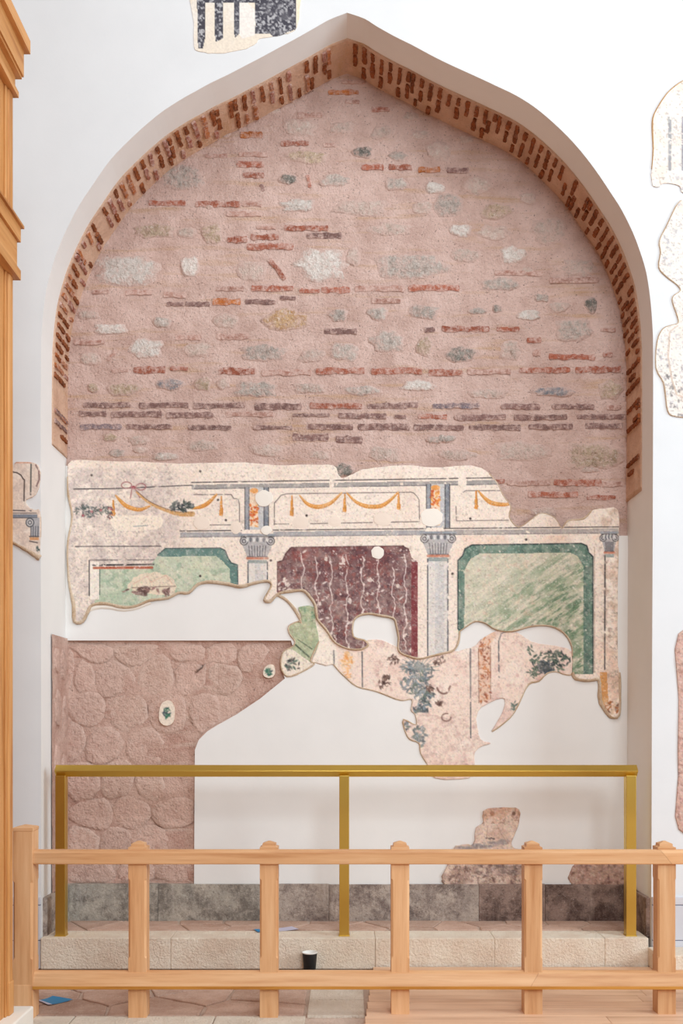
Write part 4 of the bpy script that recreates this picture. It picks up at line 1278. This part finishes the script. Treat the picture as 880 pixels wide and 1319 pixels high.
LF = [(4, 600), (17, 600), (21, 595), (40, 595.5), (48, 598), (51.5, 608), (51, 622), (46, 637), (33, 644), (36, 652), (45, 657), (51.5, 659), (51.5, 700), (50, 719), (42, 712), (30, 705), (17, 699), (4, 694)]
c = Canvas(0, 590, 56, 724, 0.9, (232, 212, 196)); X, Y = c.X, c.Y
c.mottle((214, 194, 182), 10, .46, .8, 111); c.mottle((240, 226, 212), 12, .52, .8, 112)
c.line([(12, 607), (22, 609), (27, 612), (30, 617), (31.5, 618), (31, 645)], 1.5, (70, 58, 56), wear=.15); c.line([(40, 598), (39.5, 637)], 1.6, (72, 76, 74), wear=.3); c.line([(46, 599), (50, 606), (50.5, 618), (47, 626)], 1.8, (110, 80, 80), .8, wear=.35)
c.line([(0, 596), (40, 596)], 1.4, (214, 140, 110), .7); c.rect(0, 662, 48, 667, (134, 140, 150), wear=.25); c.line([(0, 657), (40, 658)], 1.4, (80, 76, 80), wear=.4); c.line([(0, 667), (48, 667)], 1, (90, 88, 92), wear=.2); c.line([(0, 661), (47, 661)], 1, (80, 78, 84), wear=.2)
c.rect(39, 667, 51, 690, (170, 172, 178), alpha=.8)
for q_, col in ((5.5, (70, 74, 82)), (4.3, (206, 202, 200)), (2.6, (70, 74, 82)), (1.6, (206, 202, 200))): c.ell(38.5, 673, q_, q_ * 1.1, col)
for x in (40, 43, 46, 49): c.line([(x, 678), (x - .3, 691)], 1, (72, 76, 84), .9)
c.rect(38, 692, 50, 696, (214, 160, 116)); c.line([(38, 691), (50, 691)], 1.2, (60, 54, 54)); c.line([(38, 697), (48, 699)], 1.6, (70, 62, 62), .8); c.leaves(50, 707, 3, 4, 8, [(80, 92, 90)], 2, 7)
c.grain(.16, 12)
lf = tag(c.build('wall_painting', ragged(LF, .4, 10, 3), D_FRONT - 0.012, M['paint'], thick=.02, relief=.002), 'painted capital fragment on the wall between timber cabinet and niche', 'wall painting')
rim('plaster_edge', [(51.5, 719), (42, 713), (30, 706), (17, 699), (4, 694)], D_FRONT - .012, 6, .006, RIMT, lf, 8)

R1 = [(940, 84), (905, 92), (880, 104), (866, 114), (856, 125), (843, 147), (841, 163), (842, 192), (840, 217), (840, 236), (847, 241), (856, 236), (876, 239), (884, 250), (940, 252)]
c = Canvas(836, 80, 944, 256, 1.2, (236, 227, 217)); c.mottle((238, 218, 200), 14, .5, .7, 121); c.mottle((186, 180, 182), 4, .6, .7, 122, (c.X > 860) * (c.Y > 150) * 1.0, 7)
for x in (863, 880): c.line([(x, 152), (x, 218)], 4, (130, 130, 136), .7, wear=.55, wscale=4)
c.weather(13, (236, 226, 216), .2, .12, .3, .35)
r1 = tag(c.build('wall_painting', ragged(R1, .5, 11, 3), D_FRONT - .008, M['paint'], thick=.015), 'cream plaster fragment with grey specks, topmost on the wall beside the arch', 'wall painting')
M['ochre_rim'] = m_masonry('ochre_rim', (222, 178, 130), (204, 158, 110), (160, 120, 84), .4)
rim('plaster_edge', R1[1:9], D_FRONT - .008, 2.2, .003, M['ochre_rim'], r1, 2)
R2 = [(940, 256), (900, 256), (878, 258), (871, 266), (859, 291), (850, 310), (851.5, 325), (849, 344), (859, 356), (872, 366), (877, 374), (868, 381), (867, 389), (873, 407), (874, 416), (864, 419), (854, 424), (847, 440), (845.5, 473), (855, 492), (858, 510), (860, 526), (866, 535), (890, 538), (940, 538)]
c = Canvas(840, 252, 944, 542, 1.2, (235, 227, 218)); c.mottle((238, 218, 202), 18, .5, .6, 125); c.mottle((176, 172, 176), 4, .60, .7, 126, None, 7); c.mottle((120, 112, 112), 5, .56, .8, 127, (c.Y > 470) * (c.X > 852) * 1.0, 7)
c.line([(873, 420), (863, 428), (861, 460), (866, 490), (872, 508), (880, 512)], 2.5, (206, 182, 164), .8); c.line([(875, 420), (865, 428), (863, 460), (868, 490), (874, 508)], 1.2, (246, 240, 232), .9); c.weather(14, (236, 226, 216), .2, .12, .3, .35)
r2 = tag(c.build('wall_painting', ragged(R2, .5, 12, 3), D_FRONT - .008, M['paint'], thick=.015), 'tall ragged cream plaster fragment beside the springing of the arch', 'wall painting')
rim('plaster_edge', R2[2:24], D_FRONT - .008, 2.4, .003, RIMT, r2, 3)
PS = [(874.5, 816), (940, 816), (940, 1070), (875, 1068), (873.5, 1000), (874.5, 900)]
c = Canvas(870, 812, 944, 1074, 1.3, (206, 166, 152)); c.mottle((222, 190, 176), 14, .48, .7, 131); c.mottle((150, 110, 98), 5, .57, .6, 132, None, 6); c.weather(15, (220, 186, 172), .3, .25, .3, .4)
tag(c.build('wall_painting', ragged(PS, .5, 13, 3), D_FRONT - .006, M['paint_rough'], thick=.02, relief=.006), 'strip of bare pink rubble on the white wall behind the end fence post', 'plaster patch')

# ------------------------------------------------------------------ base course, step, floor
ZS = 0.212
baseb = tag(empty('baseboard_back', (0, 0, 0)), kind='structure')
edges = [84, 205, 338, 424, 520, 616, 701, 812]
mats = ['base_stone_green', 'base_stone_green', 'base_stone', 'base_stone', 'base_stone', 'base_stone_dark', 'base_stone_dark']
for a, b, mn in zip(edges[:-1], edges[1:], mats):
    xa, _ = wp(a, 1100); xb, _ = wp(b, 1100)
    bm = box_bm(xa + .0006, xb - .0006, YB - 0.045 - r.uniform(0, .003), YB + 0.03, ZS - .01, 0.478 + r.uniform(-.004, .004), 0.003)
    obj('stone_slab', bm, M[mn], baseb)
basel = tag(empty('baseboard_left'), kind='structure')
obj('stone_slab', box_bm(xr - .02, xr + .03, 0.03, 0.33, ZS - .01, 0.475, .006), M['base_stone'], basel)
obj('stone_slab', box_bm(xr - .02, xr + .034, 0.334, YB - .05, ZS - .01, 0.48, .006), M['base_stone_green'], basel)
xR = float(np.interp(1.0, [p[1] for p in RP[::-1]], [p[0] for p in RP[::-1]]))
baser = tag(empty('baseboard_right'), kind='structure')
obj('stone_slab', box_bm(xR - .03, xR + .02, 0.03, 0.34, ZS - .01, 0.475, .006), M['base_stone_dark'], baser)
obj('stone_slab', box_bm(xR - .034, xR + .02, 0.344, YB - .05, ZS - .01, 0.48, .006), M['base_stone_dark'], baser)
# marble skirting of the front wall
for side, name in ((-1, 'trim_1'), (1, 'trim_2')):
    o = tag(empty(name), kind='structure')
    xe = xr if side < 0 else xR
    for k in range(4):
        a = xe + side * (0.0 + k * 0.85); b = xe + side * (0.845 + k * 0.85)
        for z0, z1 in ((0.0, 0.19), (0.195, 0.43), (0.436, 0.488)):
            obj('marble_slab', box_bm(min(a, b), max(a, b), -0.022, 0.01, z0, z1, .004), M['marble'], o)
    a, b = sorted((xe, xe + side * 3.4))
    obj('joint_line', box_bm(a + .002, b - .002, -0.019, 0.008, 0.186, 0.199), M['marble_line'], o)
    obj('joint_line', box_bm(a + .002, b - .002, -0.019, 0.008, 0.427, 0.439), M['marble_line'], o)

step = tag(empty('floor_step'), kind='structure')
obj('step_bed', box_bm(xr + .002, xR - .002, 0.20, YB + .05, 0.0, ZS - .008), M['grout'], step)
kx = [xr + .005, -1.2, -0.55, .19, 1.0, 1.75, xR - .03]
for a, b in zip(kx[:-1], kx[1:]):
    obj('kerb_stone', box_bm(a + .0004, b - .0004, -0.035 + r.uniform(-.002, .002), 0.215, 0.0, ZS, .006), M['kerb'], step)


def flags(parent, bbox, n, seed, ztop, zbed, mat, gap=.012, keep=None, stretch=1.0):
    rr2 = random.Random(seed)
    x0, y0, x1, y1 = bbox
    nx = max(1, int(math.sqrt(n * (x1 - x0) / (y1 - y0) / stretch))); ny = max(1, round(n / nx))
    si = []
    for j in range(ny):
        for i in range(nx):
            si.append((x0 + (x1 - x0) * (i + .5 + (.25 if j % 2 else -.25) + rr2.uniform(-.3, .3)) / nx, y0 + (y1 - y0) * (j + .5 + rr2.uniform(-.35, .35)) / ny))
    for c_ in voronoi(si, bbox):
        c_ = inset(c_, gap)
        if len(c_) < 3: continue
        cx = sum(p[0] for p in c_) / len(c_); cy = sum(p[1] for p in c_) / len(c_)
        if keep and not keep(cx, cy): continue
        c_ = ragged_cell(c_, (bbox[2] - bbox[0]) / 30, .006)
        zt = ztop + rr2.uniform(-.0025, .0025)
        bm = bmesh.new()
        A = [bm.verts.new((x, y, zbed)) for x, y in c_]
        B = [bm.verts.new((x, y, zt - .004)) for x, y in c_]
        T = [bm.verts.new((cx + (x - cx) * .965, cy + (y - cy) * .965, zt)) for x, y in c_]
        m = len(c_)
        bm.faces.new(T)
        for i in range(m):
            j = (i + 1) % m
            bm.faces.new((A[i], A[j], B[j], B[i])); bm.faces.new((B[i], B[j], T[j], T[i]))
        obj('paving_stone', bm, mat, parent)


flags(step, (xr + .03, 0.235, xR - .04, YB - .05), 20, 3, ZS - .001, ZS - .02, M['pavement'], .009, None, 1.6)

# hall floor
bm = bmesh.new()
quad(bm, (-6, -9.5, -0.012), (6, -9.5, -0.012), (6, 0.05, -0.012), (-6, 0.05, -0.012))
floor = tag(obj('floor', bm, M['grout']), kind='structure')
flags(floor, (-2.6, -1.13, -0.24, -0.045), 20, 12, 0.0, -0.014, M['pavement'], .011, None, 1.5)
flags(floor, (-6, -1.13, -2.62, -0.03), 24, 15, 0.0, -0.014, M['pavement'], .014, None, 1.3)
xs_ = [-4.2, -3.3, -2.4, -1.55, -0.75, -0.235]
for a, b in zip(xs_[:-1], xs_[1:]):
    obj('floor_slab', box_bm(a + .004, b - .004, -1.75, -1.145, -.02, 0.002, .004), M['slab'], floor)
for a, b in ((-0.045, -0.42), (-0.425, -0.80), (-0.805, -1.14)):
    obj('floor_slab', box_bm(-0.23, 0.135 if a > -.3 else 0.10, b + .003, a - .003, -.02, 0.002, .004), M['slab'], floor)
# timber platform, boards running along the wall
deck = tag(empty('floor_deck'), kind='structure')
yy = -0.055
k = 0
while yy > -4.0:
    w = 0.145
    xl = 0.175 + (yy + 0.05) * 0.065
    cuts = [xl] + sorted(r.uniform(0.7, 3.0) for _ in range(1)) + [4.5]
    for a, b in zip(cuts[:-1], cuts[1:]):
        obj('deck_board', box_bm(a + .0008, b - .0008, yy - w + .0012, yy - .0012, -0.012, 0.022, .0018), M['deck'], deck)
    yy -= w; k += 1

# pale block at the foot of the right pier
blk = tag(obj('stone_block', box_bm(2.045, 3.4, -0.29, -0.026, 0.022, 0.152, .008), M['kerb']), 'long pale stone block on the floor under the marble skirting', 'block')

# ------------------------------------------------------------------ timber fence
DF = 5.8
YF = DF - D_FRONT            # front plane of the rails
fx = lambda px: (px - VPX) / (F_PX / DF)
fz = lambda py: EYE - (py - VPY) / (F_PX / DF)
fence = tag(empty('timber_fence', (0, YF, 0)), 'pale timber fence with pyramid capped posts and two rails before the niche', 'fence')


def fence_post(cx, w, y0, y1, z1, zc0, zc1, cap_h, name='post'):
    """square post with stopped chamfers between zc0 and zc1; coordinates relative to the fence"""
    bm = bmesh.new()
    def ring(z, ch):
        h = w / 2
        pts = [(-h + ch, y0), (h - ch, y0), (h, y0 + ch), (h, y1 - ch), (h - ch, y1), (-h + ch, y1), (-h, y1 - ch), (-h, y0 + ch)]
        return [bm.verts.new((cx + a, b, z)) for a, b in pts]
    e, cft = .0015, .011
    rs = [ring(0, e), ring(zc0, e), ring(zc0 + .012, cft), ring(zc1 - .012, cft), ring(zc1, e), ring(z1, e)]
    for A, B in zip(rs[:-1], rs[1:]):
        for i in range(8):
            j = (i + 1) % 8
            bm.faces.new((A[i], A[j], B[j], B[i]))
    bm.faces.new(rs[0][::-1]); bm.faces.new(rs[-1])
    o = obj(name, bm, M['wood_z'], fence)
    bm = bmesh.new()
    ym = (y0 + y1) / 2
    def sq(z, hx, hy): return [bm.verts.new((cx + a * hx, ym + b * hy, z)) for a, b in ((-1, -1), (1, -1), (1, 1), (-1, 1))]
    hx, hy = w / 2, (y1 - y0) / 2
    if name == 'post':
        rr_ = [sq(z1, hx, hy), sq(z1 + .017, hx, hy), sq(z1 + .021, hx * .74, hy * .74), sq(z1 + .036, hx * .72, hy * .72), sq(z1 + .050, hx * .10, hy * .10)]
    else:
        rr_ = [sq(z1, hx * .98, hy * .98), sq(z1 + .006, hx * 1.03, hy * 1.03), sq(z1 + .020, hx * 1.03, hy * 1.03), sq(z1 + .024, hx * .9, hy * .9), sq(z1 + .036, hx * .08, hy * .08)]
    for A, B in zip(rr_[:-1], rr_[1:]):
        for i in range(4): bm.faces.new((A[i], A[(i + 1) % 4], B[(i + 1) % 4], B[i]))
    bm.faces.new(rr_[0][::-1]); bm.faces.new(rr_[-1])
    obj('post_cap', bm, M['wood_x'], fence)
    return o


posts = [176, 346, 516, 688, 860.5, 1032]
for px in posts:
    fence_post(fx(px), 0.103, 0.018, 0.118, fz(1096), fz(1236), fz(1132), fz(1085) - fz(1096))
nx_ = (fx(17.5) + fx(42.5)) / 2
fence_post(nx_, 0.11, -0.012, 0.105, fz(1071), fz(1236), fz(1134), fz(1061) - fz(1071), 'newel_post')
obj('newel_base', box_bm(nx_ - .0575, nx_ + .0575, -0.0145, 0.1075, 0.0, fz(1268), .003), M['wood_z'], fence)
# rails in lengths, meeting in slanted joints over the posts
def rail(xa, xb, prof_, sl0, sl1):
    bm = bmesh.new()
    zc = sum(p[1] for p in prof_) / len(prof_)
    A = [bm.verts.new((xa - (p[1] - zc) * sl0, p[0], p[1])) for p in prof_]
    B = [bm.verts.new((xb - (p[1] - zc) * sl1, p[0], p[1])) for p in prof_]
    n = len(prof_)
    bm.faces.new(A); bm.faces.new(B[::-1])
    for i in range(n): bm.faces.new((A[i], A[(i + 1) % n], B[(i + 1) % n], B[i]))
    return bm
zt, zb_ = fz(1095), fz(1113.5)
TOPR = [(0.0, zb_ + .004), (0.0, zt - .016), (0.008, zt - .003), (0.016, zt), (0.045, zt), (0.045, zb_), (0.004, zb_)]
zt, zb_ = fz(1252), fz(1273.5)
LOWR = [(-0.004, zb_ + .002), (-0.014, zb_ + .014), (-0.012, zb_ + .022), (0.010, zt - .012), (0.028, zt), (0.050, zt), (0.050, zb_)]
xn = nx_ + 0.055
tj = [xn, fx(858), fx(1034)]
for a, b in zip(tj[:-1], tj[1:]): obj('top_rail', rail(a + .0006, b - .0006, TOPR, 0 if a == xn else .8, .8), M['wood_x'], fence)
lj = [xn, fx(688), fx(1034)]
obj('rail_lip', box_bm(xn + .001, fx(1033), -0.0165, 0.0, zb_ - .001, zb_ + .0165, .0015), M['ochre_x'], fence)
for a, b in zip(lj[:-1], lj[1:]): obj('bottom_rail', rail(a + .0006, b - .0006, LOWR, 0 if a == xn else -.7, -.7), M['wood_x'], fence)

# ------------------------------------------------------------------ brass barrier on the step
gx = lambda px: (px - VPX) / (F_PX / 7.02)
brass = tag(empty('brass_railing', (0, 0.02, ZS)), 'shiny brass barrier with three square posts standing on the stone step', 'railing')
zr = EYE - (993.2 - 930) / (F_PX / 7.02) - ZS
h = 0.043
for px in (77.5, 443.5, 813.5):
    o = obj('post', box_bm(gx(px) - .034, gx(px) + .034, 0.0, 0.068, 0.004, zr - h + .012, .0025), M['brass'], brass)
    obj('foot_plate', box_bm(gx(px) - .038, gx(px) + .038, -0.004, 0.072, 0.0, 0.006, .001), M['brass'], brass)
xa, xb = gx(70.5), gx(822)
bm = bmesh.new()
ringp = []
e = .0025
for (a, b) in ((-h, 0), (0, h), (h, 0), (0, -h)): ringp.append((a, b))
RB = [(-h + e, -e), (-h + e * .3, 0), (-h + e, e), (-e, h - e), (e, h - e), (h - e, e), (h - e, -e), (e, -h + e), (-e, -h + e)]
A = [bm.verts.new((xa, 0.034 + a, zr + b)) for a, b in RB]; B = [bm.verts.new((xb, 0.034 + a, zr + b)) for a, b in RB]
bm.faces.new(A); bm.faces.new(B[::-1])
for i in range(len(RB)): bm.faces.new((A[i], A[(i + 1) % len(RB)], B[(i + 1) % len(RB)], B[i]))
obj('handrail', bm, M['brass'], brass)

# ------------------------------------------------------------------ timber cabinet at the wall
DC = 5.3
sc = F_PX / DC
YC = DC - D_FRONT
cx_of = lambda px: (px - VPX) / sc
cz_of = lambda py: EYE - (py - VPY) / sc
cab = tag(empty('timber_cabinet', (0, 0, 0)), 'tall honey coloured timber cabinet with stepped cornices standing on a white plinth', 'cabinet')
XC = cx_of(17.0)           # right face
YN = YC - 1.35             # near end
XL = XC - 1.15
ZP = 0.178
P0 = 0.062                 # post width


def moulding(name, z0, z1, out, mat='kiosk_y', chamf=0.0):
    """a board running round the cabinet, projecting by out"""
    bm = bmesh.new()
    if chamf:
        n = [(z0, out), (z1 - chamf * 1.2, out), (z1, out - chamf)]
    else:
        n = [(z0, out), (z1, out)]
    rs = []
    for z, o_ in n:
        rs.append([bm.verts.new(p) for p in ((XL - o_, YN - o_, z), (XC + o_, YN - o_, z), (XC + o_, YC + o_, z), (XL - o_, YC + o_, z))])
    for A, B in zip(rs[:-1], rs[1:]):
        for i in range(4): bm.faces.new((A[i], A[(i + 1) % 4], B[(i + 1) % 4], B[i]))
    bm.faces.new(rs[0][::-1]); bm.faces.new(rs[-1])
    return obj(name, bm, M[mat], cab)


pxm = 1 / sc
zz = cz_of
moulding('crown_board', zz(59), zz(42), 17 * pxm, chamf=0)
moulding('crown_slope', zz(42), zz(30), 17 * pxm, chamf=10 * pxm)
moulding('fascia', zz(93), zz(59), 10.5 * pxm)
moulding('bead', zz(97), zz(93), 8.5 * pxm)
moulding('frieze', zz(112), zz(97), 2.0 * pxm)
moulding('bead', zz(123), zz(112), 5.5 * pxm, chamf=3 * pxm)
moulding('ledge', zz(290), zz(283), 11.0 * pxm, chamf=0.012)
moulding('fascia', zz(309), zz(290), 7.5 * pxm)
moulding('frieze', zz(342), zz(309), 3.8 * pxm)
moulding('bead', zz(358), zz(342), 7.5 * pxm, chamf=3 * pxm)
# corner posts
for X0 in (XC - P0, XL):
    for Y0 in (YC - P0, YN):
        obj('corner_post', box_bm(X0, X0 + P0, Y0, Y0 + P0, ZP, zz(358), .006), M['kiosk_z'], cab)
        obj('corner_post', box_bm(X0, X0 + P0, Y0, Y0 + P0, zz(283), zz(123), .006), M['kiosk_z'], cab)
        obj('post_base', box_bm(X0 - .003, X0 + P0 + .003, Y0 - .003, Y0 + P0 + .003, ZP, ZP + .17, .004), M['kiosk_z'], cab)
# panels set back between the posts
g = 0.018
for z0, z1 in ((ZP, zz(358)), (zz(283), zz(123))):
    obj('side_panel', box_bm(XC - .03 - g, XC - g, YN + P0, YC - P0, z0, z1), M['kiosk_z'], cab)
    obj('side_panel', box_bm(XL + g, XL + .03 + g, YN + P0, YC - P0, z0, z1), M['kiosk_z'], cab)
    obj('end_panel', box_bm(XL + P0, XC - P0, YC - g - .03, YC - g, z0, z1), M['kiosk_z'], cab)
    obj('end_panel', box_bm(XL + P0, XC - P0, YN + g, YN + g + .03, z0, z1), M['kiosk_z'], cab)
    for Y0 in (YC - P0 - .03, YN + P0):
        obj('stile', box_bm(XC - g, XC - g + .010, Y0, Y0 + .03, z0, z1, .003), M['kiosk_z'], cab)
bm = box_bm(XL - .2, cx_of(41) - .03, YN - .25, 5.43 - D_FRONT, 0.0, ZP, .008)
tag(obj('stone_plinth', bm, M['plinth']), 'white stone plinth under the timber cabinet beside the newel post', 'plinth')

# ------------------------------------------------------------------ paper cup and leaflets
cup = tag(empty('paper_cup', ((399 - VPX) / (F_PX / 6.9), -0.095, 0.0)), 'black paper cup with white rim standing on the floor before the step', 'cup')


def lathe(prof_, n=28):
    bm = bmesh.new()
    rows = [[bm.verts.new((R_ * math.cos(2 * math.pi * i / n), R_ * math.sin(2 * math.pi * i / n), z)) for i in range(n)] for R_, z in prof_]
    for A, B in zip(rows[:-1], rows[1:]):
        for i in range(n): bm.faces.new((A[i], A[(i + 1) % n], B[(i + 1) % n], B[i]))
    return bm, rows
bm, rows = lathe([(0.0385, 0.006), (0.0395, 0.0062), (0.0495, 0.124)])
obj('sleeve', bm, m_plain('black_card', (24, 24, 26), .55), cup, True)
wh = m_plain('white_card', (240, 238, 232), .5)
bm, rows = lathe([(0.036, 0.0), (0.0388, 0.001), (0.0388, 0.008), (0.0492, 0.126), (0.0515, 0.127), (0.0525, 0.1295), (0.0510, 0.132), (0.0490, 0.130), (0.037, 0.012)])
bm.faces.new(rows[-1]); bm.faces.new(rows[0][::-1])
obj('cup_wall', bm, wh, cup, True)


def leaflet(pts, z, mats, name, label):
    """sheet slightly curled, two printed halves"""
    me = bpy.data.meshes.new(name)
    o = link(name, me)
    vs, fs, mi = [], [], []
    (a, b, c_, d_) = [Vector(p) for p in pts]
    n = 6
    for i in range(n + 1):
        t = i / n
        p, q_ = a.lerp(b, t), d_.lerp(c_, t)
        zz_ = z + 0.0015 + 0.006 * (2 * t - 1) ** 2
        vs += [(p.x, p.y, zz_), (q_.x, q_.y, zz_), (p.x, p.y, zz_ - .0006), (q_.x, q_.y, zz_ - .0006)]
    for i in range(n):
        k = i * 4
        fs += [(k, k + 4, k + 5, k + 1), (k + 2, k + 3, k + 7, k + 6), (k, k + 2, k + 6, k + 4), (k + 1, k + 5, k + 7, k + 3)]
        mi += [0 if i in mats[2] else 1] * 4
    fs += [(0, 1, 3, 2), (n * 4, n * 4 + 2, n * 4 + 3, n * 4 + 1)]; mi += [mi[0], mi[-1]]
    me.from_pydata(vs, [], fs)
    me.materials.append(mats[0]); me.materials.append(mats[1])
    me.polygons.foreach_set('material_index', mi)
    return tag(o, label, 'leaflet')


blue = m_plain('blue_print', (30, 140, 196), .45); lil = m_plain('lilac_print', (206, 204, 226), .45)
def fl(px, py, z=0.0):
    d = F_PX * (EYE - z) / (py - VPY)
    return ((px - VPX) * d / F_PX, d - D_FRONT, 0)
leaflet([fl(48, 1290), fl(68, 1284.5), fl(94, 1289), fl(62, 1296)], 0.002, (blue, lil, (1, 2, 3, 4, 5)), 'leaflet', 'blue printed leaflet lying on the paving near the newel post')
leaflet([fl(327, 1198, ZS), fl(376, 1194.5, ZS), fl(385, 1198, ZS), fl(332, 1201.5, ZS)], ZS, (blue, lil, (0, 1)), 'leaflet', 'pale lilac and blue leaflet lying on the step behind a fence post')
print('objects', len(bpy.data.objects))
